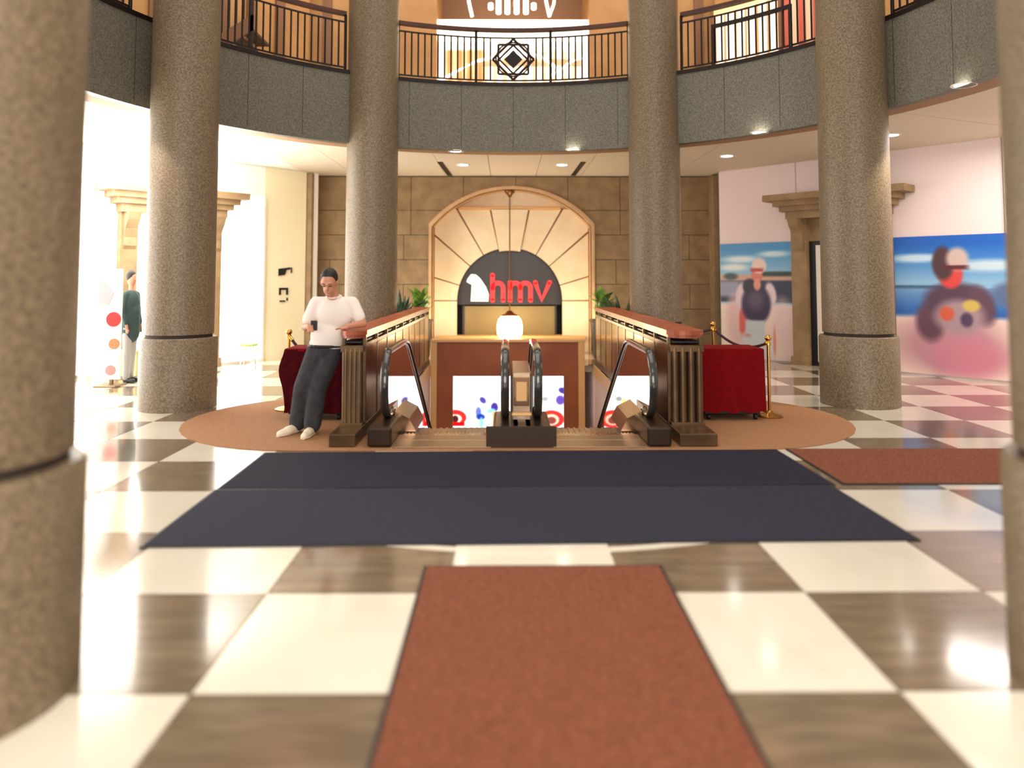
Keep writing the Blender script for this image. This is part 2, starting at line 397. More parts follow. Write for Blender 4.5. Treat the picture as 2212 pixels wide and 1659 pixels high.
def box_hit(a):      # ray from the arch centre to the panel's rectangle
    L_, Rr_, T_ = NX0 + .02, NX1 - .02, 3.14; dx, dz = cos(a), sin(a); t = 1e9
    if dx > 1e-6: t = min(t, (Rr_ - ax) / dx)
    if dx < -1e-6: t = min(t, (L_ - ax) / dx)
    if dz > 1e-6: t = min(t, (T_ - az) / dz)
    return ax + dx * t, az + dz * t
angs = [0, 17, 41, 60, 78, 102, 120, 139, 163, 180]
for a0, a1 in zip(angs, angs[1:]):
    A0, A1 = radians(a0) + .009, radians(a1) - .009
    ins = arc_pts(A0, A1); outs = [box_hit(A0)]
    for c in (atan2(3.14 - az, NX1 - .02 - ax), atan2(3.14 - az, NX0 + .02 - ax)):
        if A0 < c < A1: outs.append(box_hit(c))
    outs.append(box_hit(A1)); key = (a0 == 78)
    if key: ins = [(x, z - .06) for x, z in ins]
    o = MB().prism(outs + ins[::-1], lambda u, v, t: (u, t, v), YN - (.07 if key else .03), YN + .12).build('voussoir', M['portal'], po)
for x0, x1 in ((NX0 + .02, ax - ar), (ax + ar, NX1 - .02)):
    box('jamb_block', M['portal'], x0, x1 - .0, YN - .03, YN + .12, .0, az - .012, po)
q = MB(); xb = [x for x in xs if True]
q.prism([(NX0 - .02, 3.14)] + [(x, max(3.14, arch_top(x) + .03)) for x in xs] + [(NX1 + .02, 3.14)], lambda u, v, t: (u, t, v), YN + .02, YN + .1)
q.build('lunette', M['portal'], po)
# joint backing behind the blocks
circ = [(ax + (ar + .02) * cos(a), az + (ar + .02) * sin(a)) for a in np.linspace(pi, 0, 30)]
q = MB(); pts_o = [(NX0, 0), (NX0, 3.16), (NX1, 3.16), (NX1, 0), (ax + ar + .02, 0)] + circ[::-1] + [(ax - ar - .02, 0)]
q.prism(pts_o, lambda u, v, t: (u, t, v), YN + .0, YN + .11).build('joint_bed', M['portal_joint'], po)
box('head_moulding', M['tan_trim'], -1.06, 1.20, YN - .07, YN + .02, 3.12, 3.19, po, .01)
# dark shop behind the arch
room = empty('shop_interior', (ax, YN + .9, 0), 'dark shop front seen through the stone arch', 'shop front')
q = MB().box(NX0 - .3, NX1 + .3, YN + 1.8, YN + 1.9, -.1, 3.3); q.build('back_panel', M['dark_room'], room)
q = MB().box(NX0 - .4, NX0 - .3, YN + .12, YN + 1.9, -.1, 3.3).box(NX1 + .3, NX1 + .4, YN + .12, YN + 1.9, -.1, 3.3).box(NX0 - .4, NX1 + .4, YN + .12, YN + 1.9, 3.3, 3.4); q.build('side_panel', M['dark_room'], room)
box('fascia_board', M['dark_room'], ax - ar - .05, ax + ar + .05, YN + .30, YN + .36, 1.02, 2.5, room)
box('counter_front', M['gold'], ax - ar + .1, ax + ar - .1, YN + .5, YN + .6, .3, .98, room)
for k in (0, 4):
    x = ax - ar + .12 + k * (2 * ar - .24) / 4
    box('mullion', M['dark_room'], x - .02, x + .02, YN + .42, YN + .5, .3, 1.0, room)
# sill / ledge under the arch
box('sill', M['tan_trim'], NX0 + .1, NX1 - .1, YN - .2, YN + .25, .28, .36, po, .01)

# ---- sign on the fascia board
sg = empty('shop_sign', (.35, YN + .28, 1.1), 'red lettered sign reading hmv inside the dark arch', 'sign')
YS = YN + .29
def S(px, py): p = at(px, py, YS); return (p[0], p[2])
def ribbon(pts, wd, name, m, parent, y0, y1):
    P = [np.array(p) for p in pts]; L_ = []; Rr_ = []
    for i in range(len(P)):
        t = P[min(i + 1, len(P) - 1)] - P[max(0, i - 1)]; t = t / np.linalg.norm(t); nrm = np.array((-t[1], t[0])) * wd / 2
        L_.append(P[i] + nrm); Rr_.append(P[i] - nrm)
    q = MB()
    for i in range(len(P) - 1):
        q.prism([tuple(L_[i]), tuple(L_[i + 1]), tuple(Rr_[i + 1]), tuple(Rr_[i])], lambda u, v, t: (u, t, v), y0, y1)
    for e in (0, -1):
        q.prism([(P[e][0] + wd / 2 * cos(a), P[e][1] + wd / 2 * sin(a)) for a in np.linspace(0, 2 * pi, 12, endpoint=False)], lambda u, v, t: (u, t, v), y0, y1)
    return q
k_ = YS / 1600
def hump(xa, xb, yt, yb): # arch stroke in pixels
    c = (xa + xb) / 2; r = (xb - xa) / 2
    return [S(c - r * cos(t), yt + r - r * sin(t)) for t in np.linspace(0, pi, 9)] + [S(xb, yb)]
wd = 9.5 * k_
a = ribbon([S(1064, 594), S(1064, 649)], wd, '', None, None, YS - .04, YS); b = ribbon(hump(1064, 1087, 611, 649), wd, '', None, None, YS - .04, YS); a.add(b.v, b.f); a.build('letter_h', M['red_sign'], sg)
a = ribbon([S(1102, 610), S(1102, 649)], wd, '', None, None, YS - .04, YS)
for x0, x1 in ((1102, 1124), (1124, 1146)): b = ribbon(hump(x0, x1, 611, 649), wd, '', None, None, YS - .04, YS); a.add(b.v, b.f)
a.build('letter_m', M['red_sign'], sg)
a = ribbon([S(1156, 610), S(1170, 648), S(1187, 610)], wd, '', None, None, YS - .04, YS); a.build('letter_v', M['red_sign'], sg)
em = [S(x, y) for x, y in ((1017, 651), (1019, 615), (1008, 609), (1010, 602), (1018, 592), (1028, 593), (1038, 602), (1050, 620), (1056, 636), (1055, 651))]
tag(MB().prism(em, lambda u, v, t: (u, t, v), YS - .03, YS).build('sign_emblem', M['white_sign'], None, origin=(S(1035, 620)[0], YS, S(1035, 650)[1])), 'white rounded silhouette emblem left of the red letters', 'sign')

# ---- lantern hanging in the niche
lp = at(1101, 711, 16.05)
la = empty('hanging_lantern', (lp[0], lp[1], lp[2] - .3), 'glowing glass lantern hanging on a long rod before the arch', 'lantern')
MB().lathe([(.001, -.34), (.10, -.32), (.2, -.24), (.27, -.1), (.28, .06), (.25, .2), (.17, .3), (.001, .31)], lp, 24).build('glass_globe', M['lamp_glow'], la, True)
q = MB().lathe([(.001, .40), (.05, .39), (.10, .33), (.19, .30), (.18, .28), (.001, .28)], lp, 24)
for k in range(8):
    t = 2 * pi * k / 8; q.tube([(lp[0] + r * cos(t), lp[1] + r * sin(t), lp[2] + z) for r, z in ((.18, .3), (.262, .2), (.292, .06), (.282, -.1), (.21, -.25), (.1, -.335))], .008, 6)
q.lathe([(.001, -.40), (.04, -.37), (.09, -.335), (.1, -.31), (.001, -.31)], lp, 16)
q.build('cage', M['lamp_metal'], la, True)
MB().cyl((lp[0], lp[1]), .014, lp[2] + .38, 3.42, 10).build('rod', M['lamp_metal'], la, True)
MB().lathe([(.001, 0), (.03, 0), (.06, .06), (.11, .1), (.115, .13), (.001, .13)], (lp[0], lp[1], 3.375), 20).build('canopy', M['lamp_metal'], la, True)
d = bpy.data.lights.new('lantern_light', 'POINT'); d.energy = 60; d.color = (1, .82, .52); d.shadow_soft_size = .3
o = bpy.data.objects.new('lantern_light', d); COL.objects.link(o); o.location = (lp[0], lp[1] - .45, lp[2] + .1)
# two uplights in the niche floor
for x in (-1.35, 1.6): area('niche_light', (x, YB - .55, .6), (radians(150), 0, 0), .3, .2, 10, (1, .86, .66))

# ---- right slanting wall, panels, posters, door portal
wr = empty('wall_right', (PR[0], PR[1], 0), kind='structure')
slab(PR, DR, -.1, 12, 0, ZC + .05, -.02, .15, 'wall_core', M['stone_joint'], wr)
for a, b in ((-.08, 1.6), (1.6, 3.3), (3.3, 5.0), (5.0, 6.7), (6.7, 8.4), (8.4, 11)):
    slab(PR, DR, a + .006, b - .006, 0, ZC + .03, 0, .02, 'wall_panel', M['mauve'], wr)
def wp(s, z, off, p=PR, d_=DR):
    n = np.array((d_[1], -d_[0])); n = -n if n[1] > 0 else n
    return np.array((p[0] + d_[0] * s + n[0] * off, p[1] + d_[1] * s + n[1] * off, z))
sky = lambda u, v: mix((236, 214, 206), mix((140, 190, 225), (50, 120, 190), (v - .72) * 3), (v - .46) * 60) if v < .5 else mix((170, 205, 230), (60, 140, 200), (v - .66) * 3.4)
figA = painter(sky, [('e', .3, .86, .25, .03, (214, 228, 236), .9), ('e', .75, .9, .2, .025, (200, 222, 236), .9), ('e', .2, .79, .2, .03, (226, 230, 232), .9),
    ('r', .5, .585, .6, .10, (44, 46, 74), .1), ('r', .12, .60, .16, .07, (150, 150, 176), .5), ('r', .5, .70, .6, .025, (206, 160, 140), .6), ('r', .78, .73, .26, .02, (40, 50, 50), .7), ('e', .15, .71, .1, .03, (60, 80, 76), .6),
    ('e', .25, .30, .16, .24, (222, 186, 190), .5, .3), ('e', .33, .40, .06, .22, (214, 96, 96), .4, -.15), ('e', .30, .54, .08, .12, (226, 200, 210), .4, -.3), ('e', .70, .56, .07, .1, (226, 206, 214), .4, .4),
    ('e', .50, .47, .20, .17, (52, 40, 74), .25), ('e', .42, .62, .10, .07, (44, 32, 56), .3), ('e', .5, .50, .1, .08, (92, 74, 104), .8),
    ('r', .48, .25, .13, .08, (196, 206, 216), .3), ('e', .52, .72, .075, .055, (216, 120, 104), .25), ('e', .55, .80, .10, .065, (232, 208, 196), .3), ('r', .52, .765, .085, .016, (190, 60, 60), .4), ('e', .52, .64, .05, .05, (226, 150, 130), .4),
    ('e', .38, .18, .05, .03, (200, 70, 90), .4), ('r', .50, .10, .22, .1, (206, 214, 220), .6), ('e', .85, .3, .14, .2, (232, 204, 204), .8), ('e', .74, .16, .02, .12, (222, 150, 140), .6)])
skyB = lambda u, v: mix((236, 208, 200), mix((40, 100, 180), (150, 185, 215), (v - .45) * 4), (v - .40) * 30) if v < .62 else mix((140, 185, 220), (14, 92, 186), (v - .66) * 3.6)
figB = painter(skyB, [('e', .2, .84, .25, .03, (190, 216, 236), .9), ('e', .8, .78, .3, .04, (190, 212, 226), .9),
    ('r', .2, .63, .4, .012, (60, 100, 130), .8), ('e', .92, .58, .12, .08, (90, 110, 150), .6),
    ('e', .45, .22, .42, .22, (190, 140, 150), .6), ('e', .6, .14, .3, .14, (206, 130, 150), .7), ('e', .30, .38, .12, .14, (96, 62, 80), .5), ('e', .52, .54, .26, .12, (84, 58, 78), .4), ('e', .72, .50, .1, .14, (96, 66, 84), .5, .5),
    ('e', .54, .42, .2, .12, (168, 140, 150), .5), ('e', .44, .44, .06, .05, (206, 90, 60), .5), ('e', .64, .50, .07, .04, (206, 180, 90), .5), ('e', .60, .40, .05, .05, (80, 60, 90), .5),
    ('e', .48, .72, .10, .10, (214, 66, 60), .3), ('e', .42, .80, .09, .12, (74, 46, 54), .35), ('e', .54, .83, .09, .08, (200, 176, 170), .5), ('r', .52, .77, .1, .015, (90, 30, 40), .6)])
for s0, s1, fn, lab in ((-.05, 1.53, figA, 'printed wall poster of a person in sunglasses and grey top, left of the stone doorway'), (3.36, 5.15, figB, 'printed wall poster of a crouching person under blue sky, right of the stone doorway')):
    p0 = wp(s0, .03, .03); p1 = wp(s1, .03, .03); z = 2.28
    tag(panel('wall_poster', M['print'], p0, p1 - p0, (0, 0, z), 90, 110, fn), lab, 'poster')
def portal(P_, D_, j0, j1, j2, j3, label, mm, door=True, tip=.38):
    o = empty('door_surround', tuple(wp((j0 + j3) / 2, 0, 0, P_, D_)), label, 'doorway')
    for a, b in ((j0, j1), (j2, j3)):
        slab(P_, D_, a, b, 0, 2.72, .16, .14, 'jamb', mm, o)
        slab(P_, D_, a - .03, b + .03, 0, .16, .19, .03, 'plinth_block', mm, o)
        # scrolled bracket: stepped console under the cornice
        n = np.array((D_[1], -D_[0])); n = -n if n[1] > 0 else n
        prof = [(.16, 2.1), (.2, 2.16), (.19, 2.3), (.24, 2.45), (.34, 2.6), (.40, 2.72), (.16, 2.72)]
        c_ = (a + b) / 2
        MB().prism(prof, lambda u, v, t: (P_[0] + D_[0] * (c_ + t) + n[0] * u, P_[1] + D_[1] * (c_ + t) + n[1] * u, v), -.1, .1).build('bracket', mm, o)
    for k, (z0, z1, ex, of) in enumerate(((2.72, 2.86, .03, .3), (2.86, 2.96, .12, .36), (2.96, 3.06, .22, .42), (3.06, 3.18, tip, .5))):
        slab(P_, D_, j0 - ex, j3 + ex, z0, z1, of, of - .02, 'cornice', mm, o)
    return o
ps = portal(PR, DR, 1.56, 1.86, 3.04, 3.34, 'carved stone doorway with cornice half hidden by the far right column', M['stone'])
dd = empty('door_1', tuple(wp(2.4, 0, 0)), kind='structure')
slab(PR, DR, 1.86, 3.04, 0, 2.3, .05, .03, 'door_frame', M['black'], dd)
slab(PR, DR, 2.0, 2.44, .08, 2.22, .08, .03, 'door_leaf', M['door_white'], dd); slab(PR, DR, 2.46, 2.9, .08, 2.22, .08, .03, 'door_leaf', M['door_white'], dd)
slab(PR, DR, 1.86, 3.04, 2.3, 2.72, .05, .03, 'transom', M['stone'], dd)

# ---- left slanting wall: bright shops
wl = empty('wall_left', (PL[0], PL[1], 0), kind='structure')
slab(PL, DL, -.4, 14, 0, ZC + .05, -.02, .15, 'wall_core', M['white_wall'], wl)
slab(PL, DL, -.1, .84, 0, ZC, .0, .02, 'wall_panel', M['cream_wall'], wl)
for a, b, z0 in ((3.7, 3.97, 0), (3.97, 9.03, 3.2), (9.03, 13, 0)): slab(PL, DL, a, b - .003, z0, ZC, 0, .02, 'wall_panel', M['white_wall'], wl)
slab(PL, DL, .84, 3.7, 3.2, ZC, 0, .02, 'wall_panel', M['white_wall'], wl)
for k, (a, b) in enumerate(((.87, 1.78), (2.1, 3.28), (4.0, 6.4), (6.6, 9.0))):  # glow stands for bright shops; last two are added over white wall for light
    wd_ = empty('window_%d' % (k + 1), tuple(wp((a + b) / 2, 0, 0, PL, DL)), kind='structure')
    slab(PL, DL, a, b, .05, 3.15, .02, .02, 'lit_pane', M['glow_pane'], wd_)
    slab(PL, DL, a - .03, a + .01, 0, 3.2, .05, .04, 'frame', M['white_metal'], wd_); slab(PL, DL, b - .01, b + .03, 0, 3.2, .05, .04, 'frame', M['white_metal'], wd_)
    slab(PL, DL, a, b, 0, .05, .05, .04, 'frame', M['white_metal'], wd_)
portal(PL, DL, 1.80, 2.08, 3.30, 3.58, 'carved stone doorway with bracket and cornice in the bright left shops', M['stone'], tip=.36)
# marks on the cream wall beside the shop
def mark(nm, s, z, pts, label):
    n = np.array((DL[1], -DL[0])); n = -n if n[1] > 0 else n
    f = lambda u, v, t: (PL[0] + DL[0] * (s + u) + n[0] * t, PL[1] + DL[1] * (s + u) + n[1] * t, z + v)
    q = MB()
    for pp in pts: q.prism(pp, f, .002, .02)
    c = wp(s, z, 0, PL, DL)
    return tag(q.build(nm, M['black'], None, origin=tuple(c)), label, 'sign')
def rc(u0, u1, v0, v1): return [(u0, v0), (u1, v0), (u1, v1), (u0, v1)]
mark('wall_sign', .36, 1.66, [[(.16, 0), (.02, .02), (-.02, .12), (-.10, .13), (-.10, .17), (.16, .14)], rc(-.14, -.12, .06, .17)], 'black lettering on the cream wall, the upper of two marks')
mark('wall_sign', .36, 1.12, [rc(.10, .14, .16, .3), rc(-.02, .1, .26, .3), rc(-.06, -.02, .16, .3), rc(.0, .12, .02, .05), rc(-.06, -.03, .04, .1)], 'small broken black lettering on the cream wall, the lower mark')
# green chair-like stool and dim leaflets seen in the bright shop
def lp_(px, py, Y): return at(px, py, Y)

# poster stand far left with red discs
lpx = at(245, 800, 11.2)
ps = empty('poster_stand', (X_(243, 11.2), 11.2, 0), 'tall white poster stand with red discs at the far left by the shops', 'poster stand')
x0, x1 = X_(222, 11.2), X_(264, 11.2)
box('board', M['white_wall'], x0, x1, 11.2, 11.24, .1, 1.75, ps, .005)
box('foot', M['steel'], x0 - .02, x1 + .02, 11.05, 11.4, 0, .03, ps, .008); box('post', M['steel'], (x0 + x1) / 2 - .02, (x0 + x1) / 2 + .02, 11.24, 11.28, .02, 1.2, ps)
M['red_print'] = mat('red_print', (226, 40, 40), .5); M['orange_print'] = mat('orange_print', (226, 120, 80), .5); M['pink_print'] = mat('pink_print', (222, 130, 126), .5); M['grey_print'] = mat('grey_print', (176, 166, 172), .5)
for px, py, r, mm in ((245, 690, .11, 'red_print'), (246, 743, .08, 'orange_print'), (238, 800, .075, 'pink_print')):
    c = at(px, py, 11.19)
    MB().prism([(c[0] + r * cos(t), c[2] + r * sin(t)) for t in np.linspace(0, 2 * pi, 20, endpoint=False)], lambda u, v, t: (u, t, v), 11.188, 11.2).build('printed_disc', M[mm], ps)
c = at(228, 630, 11.19); MB().prism([(c[0] - .1, c[2] - .2), (c[0] + .05, c[2] - .2), (c[0] + .12, c[2] - .02), (c[0] - .02, c[2] + .18), (c[0] - .1, c[2] + .15)], lambda u, v, t: (u, t, v), 11.19, 11.2).build('printed_figure', M['grey_print'], ps)

# low yellow-green bench box by the left pilaster
c0 = X_(262, 12.1); c1 = X_(300, 12.1)
ob = empty('low_cabinet', ((c0 + c1) / 2, 12.25, 0), 'low pale yellow cabinet at the foot of the far left pilaster', 'cabinet')
box('body', M['olive'], c0, c1, 12.1, 12.45, .03, .42, ob, .01); box('top', M['olive'], c0 - .015, c1 + .015, 12.085, 12.45, .42, .45, ob, .006); box('plinth', M['steel'], c0 + .02, c1 - .02, 12.14, 12.43, 0, .03, ob)
# green stool in the bright shop bay
c0 = at(536, 765, 13.4)
st = empty('stool', (c0[0], 13.4, 0), 'small lime green stool before the bright left shop', 'stool')
M['lime'] = mat('lime_plastic', (176, 216, 96), .5)
MB().lathe([(.001, .40), (.15, .40), (.165, .42), (.16, .44), (.001, .445)], (c0[0], 13.4, 0), 20).build('seat', M['lime'], st, True)
for k in range(4):
    t = pi / 4 + k * pi / 2; MB().tube([(c0[0] + .09 * cos(t), 13.4 + .09 * sin(t), .40), (c0[0] + .15 * cos(t), 13.4 + .15 * sin(t), 0)], .012, 8).build('leg', M['white_metal'], st)

# ------------------------------------------------------------------ ceiling, balcony slab and fascia
AF0, AF1 = radians(-20), radians(200)
ce = empty('ceiling', (CX, CY, ZC), kind='structure')
def ring(r0, r1, z0, z1, a0, a1, seg): return MB().lathe([(r0, z0), (r1, z0), (r1, z1), (r0, z1), (r0, z0)], (CX, CY, 0), seg, a0, a1)
ring(R0 + .02, 12.5, ZC + .04, ZC + .3, AF0, AF1, 64).build('ceiling_bed', M['stone_joint'], ce)
ring(R0 + .004, R0 + .46, ZC - .0, ZC + .04, AF0, AF1, 96).build('soffit_edge', M['soffit'], ce)
pw = .97; xs_ = [CX + .03 + (k - 5.5) * pw for k in range(12)]
def ring_y(x, r): return CY + sqrt(max(0, r * r - (x - CX) ** 2))
for a, b in zip(xs_, xs_[1:]):
    if a < -4.9 or b > 5.0: continue
    aa, bb = a + .005, b - .005
    pts = [(x, ring_y(x, R0 + .46)) for x in np.linspace(aa, bb, 5)] + [(bb, YB), (aa, YB)]
    MB().prism(pts, lambda u, v, t: (u, v, t), ZC + .015, ZC + .05).build('ceiling_panel', M['ceiling'], ce)
def sector(a0, a1, m, k=6):
    rr = 12.2
    pts = [(CX + (R0 + .46) * cos(t), CY + (R0 + .46) * sin(t)) for t in np.linspace(a0, a1, k)] + [(CX + rr * cos(t), CY + rr * sin(t)) for t in np.linspace(a1, a0, k)]
    MB().prism(pts, lambda u, v, t: (u, v, t), ZC + .016, ZC + .05).build('ceiling_panel', m, ce)
ang_r = [atan2(ring_y(5.02, R0 + .46) - CY, 4.9), radians(18), radians(4), radians(-10), radians(-20)]
def side_sector(a0, a1, xlim, m):
    # annular sector clipped to |x| beyond the straight panels
    pts = [(CX + (R0 + .46) * cos(t), CY + (R0 + .46) * sin(t)) for t in np.linspace(a0, a1, 6)] + [(CX + 12.2 * cos(t), CY + 12.2 * sin(t)) for t in np.linspace(a1, a0, 6)]
    MB().prism(pts, lambda u, v, t: (u, v, t), ZC + .016, ZC + .05).build('ceiling_panel', m, ce)
xr = max(b for b in xs_ if b <= 5.0); xl = min(a for a in xs_ if a >= -4.9)
# corner pieces between the straight panels and the sectors
a_r = atan2(ring_y(xr, R0 + .46) - CY, xr - CX); a_l = atan2(ring_y(xl, R0 + .46) - CY, xl - CX)
MB().prism([(xr + .005, ring_y(xr, R0 + .46)), (CX + 12.2 * cos(a_r), CY + 12.2 * sin(a_r)), (xr + .005, YB)], lambda u, v, t: (u, v, t), ZC + .017, ZC + .05).build('ceiling_panel', M['ceiling'], ce)
MB().prism([(xl - .005, ring_y(xl, R0 + .46)), (CX + 12.2 * cos(a_l), CY + 12.2 * sin(a_l)), (xl - .005, YB)], lambda u, v, t: (u, v, t), ZC + .017, ZC + .05).build('ceiling_panel', M['overlit_ceiling'], ce)
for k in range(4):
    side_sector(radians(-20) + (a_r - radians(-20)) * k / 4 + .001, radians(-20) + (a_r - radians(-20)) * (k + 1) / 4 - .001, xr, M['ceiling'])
    side_sector(a_l + (radians(200) - a_l) * k / 4 + .001, a_l + (radians(200) - a_l) * (k + 1) / 4 - .001, xl, M['overlit_ceiling'])
# fascia of speckled stone in panels
fa = empty('wall_balcony', (CX, CY, ZC), kind='structure')
nf = 22
for k in range(nf):
    a0 = AF0 + (AF1 - AF0) * k / nf + .0006; a1 = AF0 + (AF1 - AF0) * (k + 1) / nf - .0006
    ring(R0, R0 + .12, ZC - .012, ZF, a0, a1, 8).build('fascia_panel', M['granite_grey'], fa, True)
ring(R0 + .12, 12.5, ZF - .1, ZF - .01, AF0, AF1, 64).build('gallery_floor', M['grout'], fa)
ring(R0 - .02, R0 + .16, ZF, ZF + .06, AF0, AF1, 128).build('dark_kerb', M['iron'], fa, True)

# added fill brightening the wall and floor of the right hall
area('right_hall_fill', (7.6, 9.6, 3.7), (radians(0), 0, radians(-40)), 3.5, .6, 110, (1, .90, .82))
# ---- balcony railings
def railing(a0, a1, label, medallion=False, frame=None):
    am = (a0 + a1) / 2; RR = R0 + .06
    o = empty('balcony_railing', (CX + RR * cos(am), CY + RR * sin(am), ZF + .06), label, 'railing', None)
    def arc(r, z, th, wdt, nm, m, b0=a0, b1=a1):
        n_ = max(4, int((b1 - b0) / radians(1.5)))
        ring(r - wdt / 2, r + wdt / 2, z - th / 2, z + th / 2, b0, b1, n_).build(nm, m, o, True)
    zt = 5.92
    arc(RR, zt, .055, .11, 'handrail', M['dark_wood']); arc(RR, zt - .135, .022, .03, 'upper_rail', M['iron']); arc(RR, ZF + .115, .022, .03, 'lower_rail', M['iron'])
    posts = [a0, a1] + ([am - .125, am + .125] if medallion else [])
    for a in posts:
        MB().cyl((CX + RR * cos(a), CY + RR * sin(a)), .024, ZF + .05, zt - .02, 10).build('post', M['iron'], o)
    nb = int(round((a1 - a0) / radians(1.26)))
    me = None
    for k in range(1, nb):
        a = a0 + (a1 - a0) * k / nb
        if medallion and abs(a - am) < .062: continue
        if any(abs(a - p) < .008 for p in posts): continue
        x, y = CX + RR * cos(a), CY + RR * sin(a)
        if me is None:
            q = MB(); q.cyl((0, 0), .0145, ZF + .115, zt - .135, 8); bo = q.build('baluster', M['iron'], o); me = bo.data
            bo.location = (x - o.location[0], y - o.location[1], 0 - 0); bo.location.z = 0; 
            for v in me.vertices: v.co.x += o.location[0]; v.co.y += o.location[1]; v.co.z += 0
        else:
            bo = bpy.data.objects.new('baluster', me); COL.objects.link(bo); bo.parent = o; bo.location = (x - o.location[0], y - o.location[1], 0)
    if medallion:
        cx, cy, cz = CX + RR * cos(am), CY + RR * sin(am), (ZF + .115 + zt - .135) / 2
        fr = [(sin(t), cos(t)) for t in np.linspace(0, 2 * pi, 5)[:4]]
        md = MB()
        def loop(pts, w_):
            P = [(cx + u, cy, cz + v) for u, v in pts]
            for i_ in range(len(P)): md.tube([P[i_], P[(i_ + 1) % len(P)]], w_, 6)
        loop([(.36 * u, .36 * v) for u, v in fr], .022); s_ = .26
        loop([(-s_, -s_), (s_, -s_), (s_, s_), (-s_, s_)], .02); loop([(.25 * u, .25 * v) for u, v in fr], .018); loop([(.30 * cos(t), .30 * sin(t)) for t in np.linspace(0, 2 * pi, 24, endpoint=False)], .014)
        md.build('medallion_frame', M['iron'], o)
        md = MB(); P = [(.16 * u, .16 * v) for u, v in fr]; md.prism(P, lambda u, v, t: (cx + u, cy + t, cz + v), -.015, .015); md.build('medallion_diamond', M['iron'], o)
    if frame:
        f0, f1 = frame; q = MB()
        for a in (f0, f1): q.cyl((CX + (RR - .03) * cos(a), CY + (RR - .03) * sin(a)), .03, ZF + .06, ZF + .72, 8)
        q.add(*[(lambda r_: (r_.v, r_.f))(ring(RR - .05, RR - .01, ZF + .66, ZF + .72, f0, f1, 10))][0]); q.build('framed_gate', M['iron'], o)
    return o
railing(radians(68.0), radians(112.0), 'curved iron balcony railing with diamond medallion above the arched portal', True)
railing(radians(29.5), radians(58.0), 'curved iron balcony railing right of the medallion one', False, (radians(38), radians(52)))
railing(radians(122.0), radians(151.0), 'curved iron balcony railing left of the medallion one')
railing(radians(-16), radians(20.5), 'curved iron balcony railing at the far right edge')
railing(radians(160.5), radians(196), 'curved iron balcony railing at the far left edge')

# ---- downlights and slots in the ceiling
def downlight(px, py, lab, pw_=26):
    d_ = ray(px, py); k = (ZC + .005 - EYE) / d_[2]; x, y = d_[0] * k, d_[1] * k
    rr = sqrt((x - CX) ** 2 + (y - CY) ** 2); zz = ZC + (.016 if rr > R0 + .46 else 0)
    o = empty('ceiling_light', (x, y, zz), lab, 'ceiling light', 'round downlights under the balcony')
    MB().lathe([(.10, .0), (.135, 0), (.135, -.014), (.10, -.008), (.10, 0)], (x, y, zz), 24).build('trim_ring', M['white_metal'], o, True)
    MB().lathe([(.001, -.006), (.101, -.006), (.101, -.0), (.001, -.0)], (x, y, zz), 24).build('lens', M['downlight'], o)
    spot('downlight_beam', (x, y, zz - .03), (x, y, 0), pw_, 110, blend=.8)
for px, py, lab in ((985, 325, 'round downlight left of centre, nearest the balcony edge'), (1000, 357, 'round downlight left of centre, nearer the back wall'), (1238, 322, 'round downlight right of centre, nearest the balcony edge'),
                    (1214, 357, 'round downlight right of centre, nearer the back wall'), (1640, 285, 'round downlight between the two right columns, nearest the balcony edge'), (1570, 338, 'round downlight between the two right columns, nearer the wall'),
                    (1926, 293, 'round downlight just right of the far right column'), (2082, 182, 'round downlight at the balcony edge in the upper right corner')):
    downlight(px, py, lab)
for a, b, lab in (((950, 350), (972, 379), 'dark slanting ceiling slot left of the arch'), ((1260, 350), (1238, 379), 'dark slanting ceiling slot right of the arch')):
    pa, pb = [tuple((ZC + .01 - EYE) / ray(*p)[2] * c for c in ray(*p)[:2]) for p in (a, b)]
    o = empty('ceiling_vent', (pa[0], pa[1], ZC), lab, 'air vent')
    MB().prism([(pa[0] - .04, pa[1]), (pa[0] + .04, pa[1]), (pb[0] + .04, pb[1]), (pb[0] - .04, pb[1])], lambda u, v, t: (u, v, t), ZC + .004, ZC + .015).build('slot', M['black'], o)
    MB().tube([(pa[0] - .045, pa[1], ZC + .008), (pb[0] - .045, pb[1], ZC + .008)], .008, 6).tube([(pa[0] + .045, pa[1], ZC + .008), (pb[0] + .045, pb[1], ZC + .008)], .008, 6).build('rim', M['stone_joint'], o)

# ------------------------------------------------------------------ columns
def column(x, y, r, label, h=9.5):
    o = empty('column', (x, y, 0), label, 'column')
    MB().lathe([(.001, 0), (r + .045, 0), (r + .045, .855), (r + .03, .875), (.001, .875)], (x, y, 0), 64).build('base_drum', M['granite'], o, True)
    MB().lathe([(.001, .87), (r - .02, .87), (r - .02, .92), (.001, .92)], (x, y, 0), 64).build('groove_band', M['groove'], o, True)
    prof = [(.001, .915), (r, .915)] + [(r * (1 - .035 * t), .93 + (h - .93) * t) for t in np.linspace(0, 1, 8)] + [(.001, h)]
    MB().lathe(prof, (x, y, 0), 64).build('shaft', M['granite'], o, True)
column(-2.175, 2.93, .44, 'speckled granite column in the left foreground, nearest the camera')
column(2.52, 2.93, .445, 'speckled granite column at the right edge of the foreground')
column(-4.11, 9.4, .41, 'speckled granite column second from left, beside the bright shops')
column(4.54, 9.58, .43, 'speckled granite column second from right, before the posters')
column(-2.2, 12.1, .42, 'speckled granite column behind the man in the white shirt')
column(2.44, 12.1, .42, 'speckled granite column behind the right guard rail')
# beams grazing the columns
spot('column_beam', (5.5, 8.9, 3.7), (4.8, 9.5, 2.3), 150, 55); spot('column_beam', (-4.9, 8.3, 3.7), (-4.25, 9.3, 2.3), 90, 55)
spot('column_beam', (3.4, 12.7, 3.7), (2.6, 12.1, 2.2), 100, 55); spot('column_beam', (3.3, 1.2, 3.7), (2.5, 2.9, 2.4), 10, 70)

